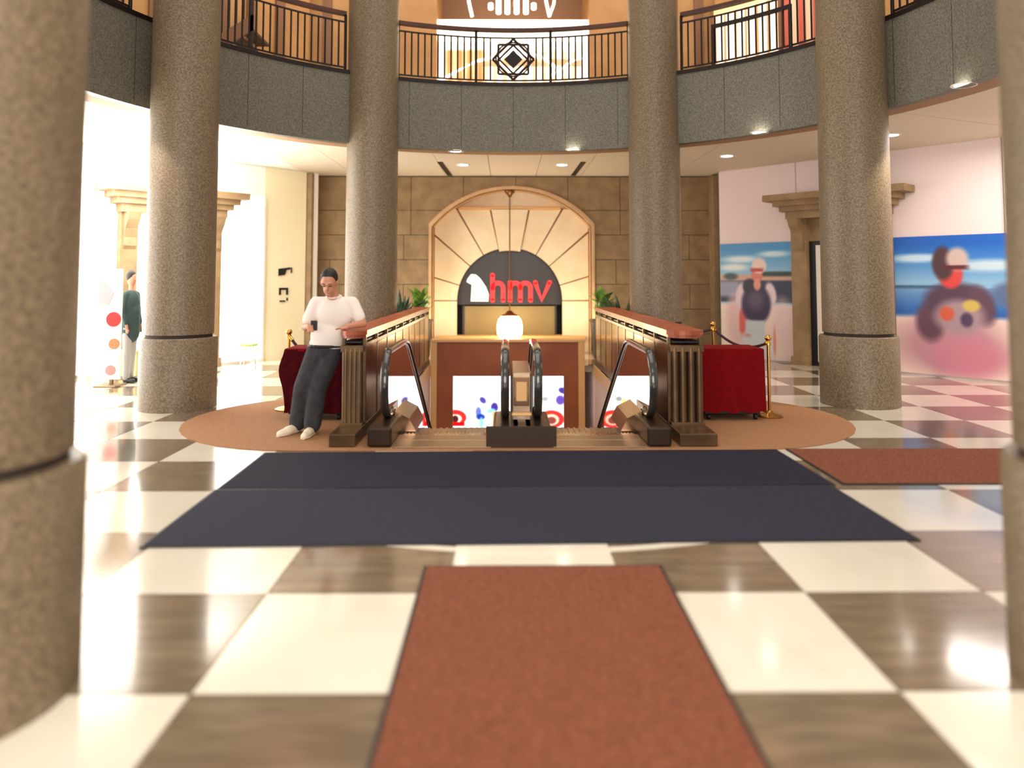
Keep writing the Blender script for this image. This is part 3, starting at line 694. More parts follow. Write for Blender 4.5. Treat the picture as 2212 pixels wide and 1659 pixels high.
# ------------------------------------------------------------------ escalator well
we = empty('wall_well', (0, WY0, 0), kind='structure')
MB().box(WX0 - .1, WX0, 7.0, 18, -4.7, -.14).build('well_side', M['pink_wall'], we); MB().box(WX1, WX1 + .1, 7.0, 18, -4.7, -.14).build('well_side', M['pink_wall'], we)
MB().box(WX0 - .1, WX1 + .1, 18, 18.1, -4.7, -.14).build('well_end', M['pink_wall'], we); MB().box(WX0 - .1, WX1 + .1, 6.9, 7.0, -4.7, -.14).build('well_end', M['pink_wall'], we)
MB().box(WX0 - .1, WX1 + .1, 6.9, 18.1, -4.8, -4.7).build('lower_floor', M['tile_cream'], we)
box('well_edge', M['tan_trim'], WX0 - .0, WX0 + .02, WY0, WY1, -.2, .0, we); box('well_edge', M['tan_trim'], WX1 - .02, WX1, WY0, WY1, -.2, 0, we)
area('well_light', (.1, 10.8, -3.2), (radians(180), 0, 0), 2.2, 4, 90, (1, .9, .84))

bk = empty('bulkhead', (.05, WY1, 0), 'brown panelled bulkhead with tan frame closing the escalator opening', 'bulkhead')
ox0, ox1, oz = -.99, 1.07, -.205
box('panel', M['brown_panel'], -1.29, 1.34, WY1, WY1 + .05, oz, .42, bk)
box('panel', M['brown_panel'], -1.29, ox0, WY1, WY1 + .05, -3, oz, bk); box('panel', M['brown_panel'], ox1, 1.34, WY1, WY1 + .05, -3, oz, bk)
box('top_rail', M['tan_trim'], -1.40, 1.46, WY1 - .03, WY1 + .3, .42, .47, bk, .008)
box('side_rail', M['tan_trim'], -1.40, -1.29, WY1 - .03, WY1 + .06, -3, .42, bk, .006); box('side_rail', M['tan_trim'], 1.34, 1.46, WY1 - .03, WY1 + .06, -3, .42, bk, .006)
box('side_panel', M['brown_panel'], -1.40, -1.36, WY1 + .06, WY1 + .3, 0.0, .42, bk); box('side_panel', M['brown_panel'], 1.42, 1.46, WY1 + .06, WY1 + .3, 0.0, .42, bk)
white = lambda u, v: (250, 252, 255)
lbl = painter(white, [('e', .12, .93, .10, .05, (110, 130, 200), .5), ('e', .72, .97, .12, .06, (90, 100, 160), .4), ('e', .30, .995, .4, .012, (20, 20, 40), .6),
    ('e', .24, .17, .155, .13, (232, 36, 34), .12), ('e', .24, .15, .09, .075, (240, 220, 200), .2), ('e', .24, .145, .045, .06, (70, 20, 20), .3), ('r', .24, .06, .13, .035, (200, 0, 10), .15),
    ('e', .62, .46, .04, .06, (70, 60, 150), .5, .5), ('e', .56, .26, .04, .09, (90, 110, 210), .5), ('e', .59, .18, .06, .05, (20, 50, 150), .5), ('e', .60, .08, .03, .09, (130, 190, 240), .5), ('e', .78, .34, .05, .08, (60, 40, 140), .4), ('e', .74, .28, .06, .04, (120, 200, 220), .6), ('r', .83, .13, .08, .14, (226, 160, 100), .3)])
lbr = painter(white, [('e', .78, .62, .07, .05, (60, 50, 150), .4, -.4), ('e', .74, .46, .07, .08, (90, 70, 170), .4), ('e', .88, .44, .05, .05, (80, 90, 150), .5), ('e', .5, .48, .05, .04, (150, 160, 160), .6), ('e', .42, .44, .03, .04, (240, 240, 120), .6),
    ('e', .60, .14, .20, .15, (236, 44, 40), .12), ('e', .60, .13, .12, .095, (250, 200, 170), .2), ('e', .60, .12, .075, .06, (130, 60, 50), .3), ('e', .88, .2, .05, .07, (60, 70, 170), .5), ('e', .36, .9, .05, .03, (200, 190, 240), .6), ('r', .12, .10, .09, .12, (150, 100, 50), .4)])
YL = 14.25
for x0, x1, fn, lab in ((-1.30, .08, lbl, 'backlit white poster with red emblem down the well, left of the centre newels'), (.14, 1.34, lbr, 'backlit white poster with red ring down the well, right of the centre newels')):
    tag(panel('lightbox_poster', M['lightbox'], (x0, YL, -1.22), (x1 - x0, 0, 0), (0, 0, 1.12), 90, 90, fn, thick=.12), lab, 'light box')

# ------------------------------------------------------------------ escalators
def loop_path(x, zt=.875, y0=7.36):
    r = .30; P = []
    P.append((x, y0 + .62, .17)); P.append((x, y0 + .40, .22))
    for t in np.linspace(-pi * .42, -pi, 7): P.append((x, y0 + r + r * sin(t) * 1. - 0 if False else y0 + r - r * sin(-t - pi / 2 + pi / 2) , zt - r + r * cos(t) if False else zt - r))
    P = [(x, y0 + .62, .17)]
    for t in np.linspace(radians(-60), radians(-180), 8): P.append((x, y0 + r + r * cos(t), zt - r - .06 + r * sin(t)))
    for t in np.linspace(radians(180), radians(90), 8): P.append((x, y0 + r + r * cos(t), zt - r + r * sin(t)))
    P += [(x, 8.3, zt), (x, 8.7, zt), (x, 8.85, zt - .01), (x, 9.0, zt - .05), (x, 9.2, zt - .15)]
    P += [(x, 9.2 + k * 1.0, zt - .15 - .577 * k) for k in np.linspace(.5, 6.6, 8)]
    return P
def escalator(xa, xb, label, inner):
    """xa, xb: centre lines of the two balustrades"""
    o = empty('escalator', ((xa + xb) / 2, 7.1, 0), label, 'escalator', 'pair of escalators going down')
    for x in (xa, xb):
        P = loop_path(x)
        MB().tube(P, .042, 12, sx=1.0, sy=.62).build('handrail', M['rubber_gloss'], o, True)
        # polished balustrade panel inside the loop
        poly = [(p[1], p[2]) for p in P]
        inset = []
        for y, z in poly: inset.append((y, z))
        ylast, zlast = poly[-1]
        down = [(ylast, zlast - .72), (9.0, -.14), (8.35, .07), (7.9, .1)]
        cen = (8.0, .5)
        body = [(y + (.03 if y < 7.7 else 0), z - (.03 if z > .6 and y < 9 else .02 if y >= 9 else -.02)) for y, z in poly[1:]]
        MB().prism(body + down, lambda u, v, t: (t, u, v), x - .012, x + .012).build('balustrade', M['mirror'], o)
        # metal rim that guides the handrail
        MB().tube([(p[0], p[1] + (.028 if p[1] < 7.66 else 0), p[2] - (.03 if p[2] > .5 or p[1] > 8.6 else 0)) for p in P[2:]], .02, 8).build('rail_guide', M['steel'], o, True)
        # skirt deck under the glass
        dk = [(7.62, .0), (7.62, .12), (8.4, .12), (8.75, .05)] + [(8.75 + k, .05 - .577 * k) for k in (1, 3, 6.2)] + [(14.95, -3.9), (8.6, -.26), (8.2, -.02)]
        MB().prism(dk, lambda u, v, t: (t, u, v), x - .06, x + .06).build('skirt', M['steel_dark'], o)
        s = -1 if x == xa else 1
        ex = .24 if (x == xa and not inner == 'left') or (x == xb and not inner == 'right') else .1
        sgn = -s
        # newel base block, chamfered
        x0_, x1_ = x - .115, x + .115
        if inner == 'right' and x == xb: x1_ = x + .15
        if inner == 'left' and x == xa: x0_ = x - .15
        MB().bbox(x0_, x1_, 7.1, 7.95, 0.012, .2, .025).build('newel_base', M['steel_dark'], o)
    xi0, xi1 = xa + .13, xb - .13
    # landing plates with ribbed comb
    box('landing_plate', M['steel'], xi0, xi1, 7.08, 7.38, .01, .02, o, .004); box('landing_plate', M['steel'], xi0, xi1, 7.39, 7.6, .01, .02, o, .004)
    q = MB().box(xi0 + .02, xi1 - .02, 7.6, 7.7, .01, .018)
    for k in range(24): xx = xi0 + .04 + k * (xi1 - xi0 - .08) / 23; q.box(xx - .006, xx + .006, 7.61, 7.74, .016, .022)
    q.build('comb', M['bronze_gloss'], o)
    z = -.005
    for k in range(18):
        y = 7.7 + k * .4; z = -.005 if k == 0 else -.1 - (k - 1) * .23
        q = MB().box(xa + .08, xb - .08, y, y + .42, z - .04, z - .01).box(xa + .08, xb - .08, y, y + .03, z - .25, z - .03)
        for t in range(16): xx = xa + .11 + t * (xb - xa - .22) / 15; q.box(xx - .012, xx + .012, y, y + .42, z - .012, z)
        q.build('step', M['steel'], o)
    # low inner wedge cover beside the outer newel
    xw = xa if inner == 'right' else xb
    s = 1 if inner == 'right' else -1
    f = lambda u, v, t: (xw + s * u, t, v)
    MB().prism([(.05, .03), (.27, .03), (.20, .16), (.05, .235)], f, 7.75, 8.5).build('inner_deck', M['tan_trim'] if False else M['bronze_gloss'], o)
    return o
escalator(-1.20, -.012, 'descending escalator on the left, beside the man in white', 'right')
escalator(.315, 1.455, 'descending escalator on the right, beside the red draped bench', 'left')
# console between the two centre newels
cn = empty('centre_console', (.15, 7.1, 0), 'metal console panel standing between the two centre newels', 'console')
box('base', M['steel_dark'], -.19, .475, 7.085, 7.098, .012, .21, cn); 
box('body', M['steel'], .05, .255, 7.5, 8.6, .012, .66, cn, .02)
box('face_plate', M['bronze_gloss'], .075, .23, 7.485, 7.5, .33, .62, cn, .006); box('label_plate', M['tan_trim'], .10, .205, 7.478, 7.486, .38, .57, cn, .003)
box('foot_block', M['steel_dark'], .06, .245, 7.12, 7.49, .012, .2, cn, .01)
box('ledge', M['tan_trim'], .055, .25, 7.40, 7.49, .25, .275, cn, .006)

# ------------------------------------------------------------------ guard rails on both sides of the opening
def guard(xi, xo, y0, y1, s, label):
    """xi: face on the well side, xo: outer face"""
    xm = (xi + xo) / 2; hw = abs(xo - xi) / 2; a, b = min(xi, xo), max(xi, xo)
    o = empty('guard_rail', (xm, (y0 + y1) / 2, 0), label, 'railing', None)
    # wooden top with round bullnose end
    prof = [(-1, 0), (-1, .03), (-.92, .05), (.92, .05), (1, .03), (1, 0)]
    n_ = 10; plan = [(xm - s * 0 + hw * 1.02 * cos(t), y0 + .12 + .14 * sin(t)) for t in np.linspace(pi, 2 * pi, n_)]
    plan = [(a - .02, y1)] + [(a - .02, y0 + .12)] + plan[1:-1] + [(b + .02, y0 + .12), (b + .02, y1)]
    MB().prism(plan, lambda u, v, t: (u, v, t), 1.03, 1.075).build('wood_cap', M['wood'], o)
    pl2 = [(xm + (u - xm) * .9, v + (.02 if v < y0 + .3 else 0)) for u, v in plan]
    MB().prism(pl2, lambda u, v, t: (u, v, t), 1.0, 1.03).build('cap_moulding', M['wood'], o)
    box('sub_rail', M['iron'], a + .03, b - .03, y0 + .08, y1, .945, .97, o, .004)
    # plinth
    box('plinth', M['bronze'], a - .01, b + .01, y0 - .38, y1, .01, .13, o, .01)
    # side panels with bronze mullions
    ny = 9; ys = np.linspace(y0 + .16, y1 - .05, ny + 1)
    for x in (xi, xo):
        t = .012; xx0, xx1 = (x, x + .02) if x < xm else (x - .02, x)
        for k in range(ny):
            box('side_panel', M['bronze_gloss'], xx0, xx1, ys[k] + .025, ys[k + 1] - .025, .12, .9, o, .004)
        q_ = None
        for k in range(ny + 1):
            box('mullion', M['bronze'], xx0 - .006, xx1 + .006, ys[k] - .022, ys[k] + .022, .1, 1.0, o, .004)
        box('rail_strip', M['bronze'], xx0 - .004, xx1 + .004, ys[0], ys[-1], .9, .945, o, .004)
    # end face: fluted bronze bars
    nb = 4
    for k in range(nb):
        x = a + .045 + k * (b - a - .09) / (nb - 1)
        MB().cyl((x, y0 + .06), .034, .1, .9, 12).build('end_bar', M['bronze'], o, True)
    box('end_panel', M['bronze_gloss'], a + .01, b - .01, y0 + .1, y0 + .13, .1, .9, o, .004)
    box('end_block', M['bronze'], a + .0, b - .0, y0 + .03, y0 + .12, .86, .93, o, .006)
    box('end_foot', M['bronze'], a + .0, b - .0, y0 + .02, y0 + .12, .1, .16, o, .006)
    return o
guard(-1.44, -1.67, 7.5, 13.85, -1, 'bronze and wood guard rail left of the escalators, under the man\'s arm')
g2 = guard(1.66, 2.0, 7.5, 13.85, 1, 'bronze and wood guard rail right of the escalators')

# ------------------------------------------------------------------ red draped benches, stanchions
def drape(x0, x1, y0, y1, zt, zb, m, name, label, bulge=0, base=True, top_m=None):
    o = empty(name, ((x0 + x1) / 2, (y0 + y1) / 2, 0), label, 'bench')
    rnd = random.Random(3); n_ = 28; rings_ = 12
    cx, cy = (x0 + x1) / 2, (y0 + y1) / 2; hw, hd = (x1 - x0) / 2, (y1 - y0) / 2
    per = []
    for k in range(4 * n_):
        t = k / n_; sd = int(t); f = t - sd
        p = [(-1 + 2 * f, -1), (1, -1 + 2 * f), (1 - 2 * f, 1), (-1, 1 - 2 * f)][sd]; per.append(p)
    v = []; fcs = []
    for j in range(rings_ + 1):
        h = j / rings_
        for k, (u, w_) in enumerate(per):
            fold = .012 * sin(k * .55) * h + .008 * sin(k * 1.3 + 1) * h
            g = 1 - .03 * (1 - h)
            bx = bulge * sin(h * pi * 1.6) if u < -.9 else 0
            if bulge and u < -.5: bx += bulge * .8 * max(0, sin((h - .1) * pi * 2.2)) * (-u)
            x = cx + u * hw * g + (u * fold * 1.0) - bx; y = cy + w_ * hd * g + w_ * fold
            v.append((x, y, zt - (zt - zb) * h + (.012 * sin(k * .8) if j == rings_ else 0)))
    m_ = len(per)
    for j in range(rings_):
        for k in range(m_): fcs.append((j * m_ + k, j * m_ + (k + 1) % m_, (j + 1) * m_ + (k + 1) % m_, (j + 1) * m_ + k))
    MB().add(v, fcs).build('drape', m, o, True)
    MB().bbox(x0 + hw * .03, x1 - hw * .03, y0 + hd * .03, y1 - hd * .03, zt - .03, zt + .012, .012).build('cushion_top', top_m or m, o, True)
    box('base', M['black'], x0 + .05, x1 - .05, y0 + .05, y1 - .05, .07, zb + .03, o, .01)
    for px in (x0 + .1, x1 - .1):
        for py in (y0 + .08, y1 - .08): MB().tube([(px - .015, py, .04), (px + .015, py, .04)], .038, 12).build('caster', M['black'], o, True)
    return o
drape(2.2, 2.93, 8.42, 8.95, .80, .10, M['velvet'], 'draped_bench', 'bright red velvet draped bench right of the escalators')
drape(-2.52, -1.80, 8.45, 8.98, .80, .09, M['velvet_shaded'], 'draped_bench', 'red velvet draped bench, sides darkened as shade, behind the man in white', bulge=.03, top_m=M['velvet'])
def stanchion(x, y, h, label):
    o = empty('stanchion', (x, y, 0), label, 'rope post', 'brass rope posts around the escalators')
    MB().lathe([(.001, 0), (.15, 0), (.152, .015), (.12, .03), (.05, .045), (.022, .07), (.001, .07)], (x, y, .009), 28).build('foot', M['brass'], o, True)
    MB().cyl((x, y), .018, .05, h - .07, 14).build('post', M['brass'], o, True)
    MB().lathe([(.001, -.10), (.03, -.1), (.03, -.06), (.022, -.05)], (x, y, h), 16).ball((x, y, h - .02), .038).build('ball_top', M['brass'], o, True)
    return o
s1 = at(1540, 697, 9.9); s2 = at(1640, 735, 8.62)
stanchion(s1[0], 9.9, s1[2], 'brass rope post behind the red bench, nearest the right guard rail')
stanchion(3.05, 8.66, .93, 'brass rope post in front right of the bright red bench')
s3 = at(618, 728, 8.95)
stanchion(-2.66, 9.15, .97, 'brass rope post left of the shaded red bench behind the man')
def rope(p, q_, sag, label):
    P = [tuple(np.array(p) * (1 - t) + np.array(q_) * t - np.array((0, 0, sag * 4 * t * (1 - t)))) for t in np.linspace(0, 1, 17)]
    o = empty('rope', tuple((np.array(p) + np.array(q_)) / 2), label, 'rope')
    MB().tube(P, .017, 8).build('cord', M['rope'], o, True)
    for e, f in ((P[0], P[1]), (P[-1], P[-2])): MB().tube([e, tuple(np.array(e) * .4 + np.array(f) * .6)], .021, 10).build('end_cap', M['brass'], o, True)
rope((s1[0] + .02, 9.88, s1[2] - .09), (3.04, 8.68, .85), .12, 'dark red rope hanging between the two right brass posts')
rope((2.02, 9.3, .99), (s1[0] - .03, 9.9, s1[2] - .09), .05, 'short dark rope from the right guard rail to the brass post')
rope((-2.64, 9.13, .89), (-1.69, 8.6, .93), .30, 'dark rope behind the shaded red bench to the left guard rail')

# ------------------------------------------------------------------ planters
def plant(x, y, label, leafy, seed, pot_h=.78, hgt=.75):
    rnd = random.Random(seed)
    o = empty('potted_plant', (x, y, 0), label, 'plant')
    MB().lathe([(.001, 0), (.17, 0), (.2, .05), (.24, pot_h - .05), (.26, pot_h - .04), (.26, pot_h), (.22, pot_h), (.21, pot_h - .05), (.001, pot_h - .05)], (x, y, 0), 24).build('pot', M['planter'], o, True)
    for k in range(40 if leafy else 18):
        a = rnd.uniform(0, 2 * pi); L = rnd.uniform(.25, .42) if leafy else rnd.uniform(.5, .75); lean = rnd.uniform(.2, 1.0)
        w_ = .07 if leafy else .045; hb = pot_h - .06; st_ = rnd.uniform(.05, hgt * .6) if leafy else 0
        P = []; 
        for t in np.linspace(0, 1, 6):
            rr = L * t * lean; zz = hb + st_ * min(1, t * 3) + L * t * (1.1 - .5 * lean * t); P.append((rr, zz, w_ * sin(pi * min(1, t * .95 + .05)) + .003))
        v = []; f = []
        for r_, z_, ww in P:
            for sx_ in (-1, 0, 1): v.append((x + r_ * cos(a) - sx_ * ww * sin(a), y + r_ * sin(a) + sx_ * ww * cos(a), z_ - (.012 if sx_ else 0)))
        for i in range(5):
            for c in (0, 1): f.append((i * 3 + c, i * 3 + c + 1, i * 3 + c + 4, i * 3 + c + 3))
        q = MB().add(v, f); lf = q.build('leaf', M['leaf'] if leafy else M['leaf_dark'], o, True)
        md = lf.modifiers.new('thick', 'SOLIDIFY'); md.thickness = .003
plant(at(1300, 640, 15.1)[0], 15.1, 'yellow green leafy potted plant behind the far end of the right guard rail', True, 1)
plant(at(1345, 640, 14.15)[0], 14.15, 'dark spiky potted plant between the leafy plant and the right middle column', False, 2)
plant(at(908, 640, 15.1)[0], 15.1, 'yellow green leafy potted plant behind the far end of the left guard rail', True, 3)
plant(at(866, 640, 14.15)[0], 14.15, 'dark spiky potted plant beside the left middle column', False, 4)

# ------------------------------------------------------------------ upper gallery behind the railings
ub = empty('wall_upper', (0, YB, ZF), kind='structure')
ZU = 9.6; ox0u, ox1u = X_(940, YB), X_(1276, YB); ztop = 9.0
MB().box(-4.3, ox0u, YB, YB + .2, ZF, ZU).box(ox1u, 4.7, YB, YB + .2, ZF, ZU).build('upper_wall', M['tan_wall'], ub)
slab(PL, DL, -.1, 12, ZF, ZU, 0, .15, 'upper_wall', M['tan_wall'], ub); slab(PR, DR, -.1, 12, ZF, ZU, 0, .15, 'upper_wall', M['tan_wall'], ub)
for s in np.arange(.5, 11, .62): slab(PL, DL, s, s + .2, ZF, ZU, .06, .05, 'pilaster_strip', M['tan_wall_dark'], ub)
for x in (-4.0, -3.4, -2.85, 2.9, 3.5, 4.1): box('pilaster_strip', M['tan_wall_dark'], x, x + .2, YB - .05, YB - .001, ZF, ZU, ub)
# upper room back; glass reflections painted as stripes on a glowing panel
ur = empty('upper_shop', ((ox0u + ox1u) / 2, YB + .9, ZF), 'glowing upper floor shop front behind the medallion railing', 'shop front')
yb2 = YB + 1.3
MB().box(ox0u - .3, ox1u + .3, yb2 + .1, yb2 + .2, ZF, ZU).build('back_panel', M['tan_wall_dark'], ur)
MB().box(ox0u - .1, ox0u - .0, YB + .2, yb2 + .1, ZF, ZU).build('side_panel', M['tan_wall'], ur); MB().box(ox1u, ox1u + .1, YB + .2, yb2 + .1, ZF, ZU).build('side_panel', M['tan_wall'], ur)
zA = Z_(180, YB); zB = Z_(82, YB); zC_ = Z_(38, YB)
def reflection_stripes(u, v):
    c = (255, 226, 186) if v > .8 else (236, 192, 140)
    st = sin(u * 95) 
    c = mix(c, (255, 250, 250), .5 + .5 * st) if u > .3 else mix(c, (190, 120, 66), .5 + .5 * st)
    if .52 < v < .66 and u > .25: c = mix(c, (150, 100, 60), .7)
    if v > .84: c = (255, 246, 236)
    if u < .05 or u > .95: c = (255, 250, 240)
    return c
panel('lit_display', M['lit_display'], (ox0u, YB + .25, zA - .15), (ox1u - ox0u, 0, 0), (0, 0, zB - zA + .15), 100, 40, reflection_stripes, ur)
box('cove_band', M['warm_strip'], ox0u, ox1u, YB + .12, YB + .3, zB, zC_, ur, .01)
def sp(px, py, Y=YB + .1): return at(px, py, Y)
MB().tube([sp(945, 178), sp(985, 155), sp(1030, 132), sp(1075, 122), sp(1120, 115), sp(1165, 120), sp(1200, 145), sp(1215, 165)], .03, 8).build('light_curve', M['neon'], ur, True)
MB().tube([sp(1262, 125), sp(1235, 132), sp(1212, 150), sp(1190, 163)], .026, 8).build('light_curve', M['neon'], ur, True)
MB().tube([sp(1075, 125), sp(1090, 145), sp(1112, 156), sp(1140, 155)], .026, 8).build('light_curve', M['neon'], ur, True)
MB().tube([sp(1010, -20), sp(1013, 5), sp(1020, 36)], .035, 8).build('light_curve', M['warm_strip'], ur, True)
MB().tube([sp(1178, -20), sp(1180, 5), sp(1187, 36)], .035, 8).build('light_curve', M['warm_strip'], ur, True); MB().tube([sp(1200, -20), sp(1196, 10), sp(1187, 34)], .03, 8).build('light_curve', M['warm_strip'], ur, True)
# chandelier of white tubes
ch0 = at(1108, 14, YB + .6)
chn = empty('chandelier', (ch0[0], ch0[1], ch0[2] - .2), 'white tube chandelier glowing above the upper shop front', 'chandelier')
for k, px in enumerate((1060, 1077, 1096, 1116, 1136, 1153)):
    c = at(px, 14, YB + .6); h = .07 if k in (0, 5) else .17
    MB().lathe([(.001, -h), (.05, -h), (.058, -h + .02), (.058, h - .02), (.05, h), (.001, h)], c, 14).build('glass_tube', M['neon'], chn, True)
MB().tube([at(1056, 14, YB + .66), at(1157, 14, YB + .66)], .014, 8).cyl((ch0[0], ch0[1] + .06), .012, ch0[2], ZU, 8).build('frame', M['lamp_metal'], chn)
# lit shops behind the right and left railings
def ushop(x0, y0, x1, y1, s_p, s_d, lab, fn, m='lit_display'):
    pass
def hit(px, py, P_, D_):
    r = ray(px, py); A = np.array(((r[0], -D_[0]), (r[1], -D_[1]))); t, s = np.linalg.solve(A, P_); return s, EYE + r[2] * t
s0, zz0 = hit(1545, 112, PR, DR); s1_, zz1 = hit(1690, 20, PR, DR)
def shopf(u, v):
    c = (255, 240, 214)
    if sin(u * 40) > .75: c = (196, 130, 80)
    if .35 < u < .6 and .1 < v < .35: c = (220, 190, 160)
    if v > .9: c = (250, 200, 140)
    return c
def redf(u, v): return (196, 90, 70) if sin(u * 22) > 0 else (240, 200, 170)
us = empty('upper_shop', tuple(wp(s0, ZF, 0)), 'bright upper floor shop window behind the right balcony railing', 'shop front')
p0 = wp(s0, ZF + .05, .08); p1 = wp(s1_, ZF + .05, .08)
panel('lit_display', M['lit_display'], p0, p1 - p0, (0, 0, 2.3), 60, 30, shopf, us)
p0 = wp(s1_ + .05, ZF + .05, .08); p1 = wp(s1_ + 1.1, ZF + .05, .08)
panel('lit_display', M['print'], p0, p1 - p0, (0, 0, 2.3), 40, 10, redf, us)
for s in (s0, s1_, s1_ + 1.1): slab(PR, DR, s - .03, s + .03, ZF, ZF + 2.4, .12, .1, 'frame', M['tan_wall_dark'], us)
s0, _ = hit(548, 100, PL, DL); s1_, _ = hit(505, 100, PL, DL)
us = empty('upper_shop', tuple(wp(s0, ZF, 0, PL, DL)), 'blue and white lit upper window at the left end of the left railing', 'shop front')
p0 = wp(s1_, ZF + .05, .08, PL, DL); p1 = wp(s0, ZF + .05, .08, PL, DL)
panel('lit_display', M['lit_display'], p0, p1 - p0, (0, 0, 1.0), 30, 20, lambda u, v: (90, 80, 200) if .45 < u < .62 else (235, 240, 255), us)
slab(PL, DL, s0 - .03, s0 + .03, ZF, ZF + 1.1, .12, .1, 'frame', M['tan_wall_dark'], us)
# dark sloping stair flight with its own bars seen through the left railing
a_ = at(468, 112, 13.2); b_ = at(545, 66, 13.2); t_ = .30
o = empty('stair_flight', ((a_[0] + b_[0]) / 2, 13.3, ZF), 'dark sloping stair flight behind the left balcony railing', 'stairs')
f_ = lambda u, v, t: (u, t, v)
MB().prism([(a_[0] - .6, a_[2] - .36), (b_[0], b_[2]), (b_[0], b_[2] + t_), (a_[0] - .6, a_[2] - .36 + t_)], f_, 13.2, 13.26).build('stringer', M['tan_wall_dark'], o)
for k in range(6):
    x = b_[0] - .04 - k * .13; z = b_[2] + t_ - (b_[0] - x) * .6 - .05
    MB().cyl((x, 13.23), .014, z, z + .95, 8).build('baluster', M['iron'], o)
MB().tube([(b_[0], 13.23, b_[2] + t_ + .9), (a_[0] - .6, 13.23, a_[2] - .36 + t_ + .9)], .03, 8).build('handrail', M['dark_wood'], o)
for k in range(5):
    x = b_[0] - .25 - k * .22; z = b_[2] + .05 - (b_[0] - x) * .6 + .12
    box('tread', M['stone_joint'], x, x + .24, 13.26, 14.2, z, z + .05, o)
MB().box(b_[0] - .05, b_[0], 13.2, 13.26, ZF, b_[2] + t_ + .95).build('newel_post', M['iron'], o)
area('gallery_wash', (.1, 13.8, 8.8), (radians(25), 0, 0), 9, 1.0, 100, (1, .84, .62))
area('gallery_wash', (-5.2, 11.5, 8.8), (radians(22), 0, radians(50)), 6, .8, 65, (1, .84, .62)); area('gallery_wash', (5.4, 11.5, 8.8), (radians(22), 0, radians(-50)), 6, .8, 65, (1, .84, .62))

# ------------------------------------------------------------------ left zone brightness: added fill lights under the left ceiling
area('left_zone_fill', (-6.2, 12.2, 3.2), (radians(180), 0, radians(-40)), 4.5, 2.2, 260, (1, .98, .93))
area('left_zone_fill', (-6.2, 11.6, 3.0), (radians(35), 0, radians(40)), 3.5, 1.6, 110, (1, .98, .93))

# ------------------------------------------------------------------ people
def capsule(q, a, b, ra, rb, seg=14):
    a, b = np.array(a, float), np.array(b, float); P = []; Rr = []
    L = np.linalg.norm(b - a); t = (b - a) / (L + 1e-9)
    for k in (-1, -.85, -.5): P.append(a + t * ra * k); Rr.append(ra * sqrt(max(.0004, 1 - k * k)))
    for k in np.linspace(0, 1, 5): P.append(a + (b - a) * k); Rr.append(ra + (rb - ra) * k)
    for k in (.5, .85, 1): P.append(b + t * rb * k); Rr.append(rb * sqrt(max(.0004, 1 - k * k)))
    q.tube([tuple(p) for p in P], Rr, seg)
def remesh(o, voxel, smooth=4):
    md = o.modifiers.new('r', 'REMESH'); md.mode = 'VOXEL'; md.voxel_size = voxel; md.use_smooth_shade = True
    ms = o.modifiers.new('s', 'SMOOTH'); ms.iterations = smooth; ms.factor = .5
    bpy.context.view_layer.update()
    dg = bpy.context.evaluated_depsgraph_get(); me = bpy.data.meshes.new_from_object(o.evaluated_get(dg)); o.modifiers.clear(); old = o.data; o.data = me
    for p in me.polygons: p.use_smooth = True
    if not me.materials: me.materials.append(old.materials[0])
    return o
man = MB()
# head, looking down at the phone
hc = np.array((-1.815, 7.64, 1.575))
_n0 = len(man.v)
man.ball(hc + (0, .01, .025), .094, 24, 16, (.84, 1.0, 1.12)); man.ball(hc + (0, -.03, -.055), .066, 20, 12, (.86, .95, 1.0))
man.ball(hc + (0, -.098, -.022), .018, 12, 8, (.8, 1.1, 1.5)); man.ball(hc + (0, -.075, -.098), .028, 12, 8, (1., .8, .8))
man.ball(hc + (0, -.09, -.066), .02, 10, 8, (1.3, .5, .5)); man.ball(hc + (0, -.078, .022), .05, 12, 8, (1.25, .5, .35))
for s in (-1, 1): man.ball(hc + (s * .083, .012, -.005), .025, 10, 8, (.4, .8, 1.25))
TILT = radians(24)
def tilt(p):
    y, z = p[1] - hc[1] - .03, p[2] - hc[2] + .06
    return (p[0], hc[1] + .03 + y * cos(TILT) - z * sin(TILT), hc[2] - .06 + y * sin(TILT) + z * cos(TILT))
man.v[_n0:] = [tilt(p) for p in man.v[_n0:]]
capsule(man, (-1.81, 7.72, 1.50), (-1.80, 7.77, 1.37), .055, .064)
# torso core, arms, legs (one skin)
man.ball((-1.80, 7.79, 1.22), .17, 20, 14, (1.02, .62, 1.2)); man.ball((-1.86, 7.79, .98), .15, 20, 14, (1.0, .66, 1.2))
capsule(man, (-1.98, 7.79, 1.355), (-1.62, 7.79, 1.355), .055, .055)
capsule(man, (-1.99, 7.79, 1.34), (-2.09, 7.77, 1.10), .052, .042); capsule(man, (-2.09, 7.77, 1.10), (-1.995, 7.55, 1.115), .040, .028)
capsule(man, (-1.60, 7.79, 1.34), (-1.49, 7.76, 1.135), .052, .042); capsule(man, (-1.49, 7.76, 1.135), (-1.62, 7.60, 1.115), .040, .029)
capsule(man, (-1.96, 7.79, .88), (-2.10, 7.76, .48), .085, .055); capsule(man, (-2.10, 7.76, .48), (-2.17, 7.83, .09), .054, .036)
capsule(man, (-1.83, 7.79, .88), (-1.95, 7.73, .47), .085, .055); capsule(man, (-1.95, 7.73, .47), (-1.99, 7.72, .08), .054, .036)
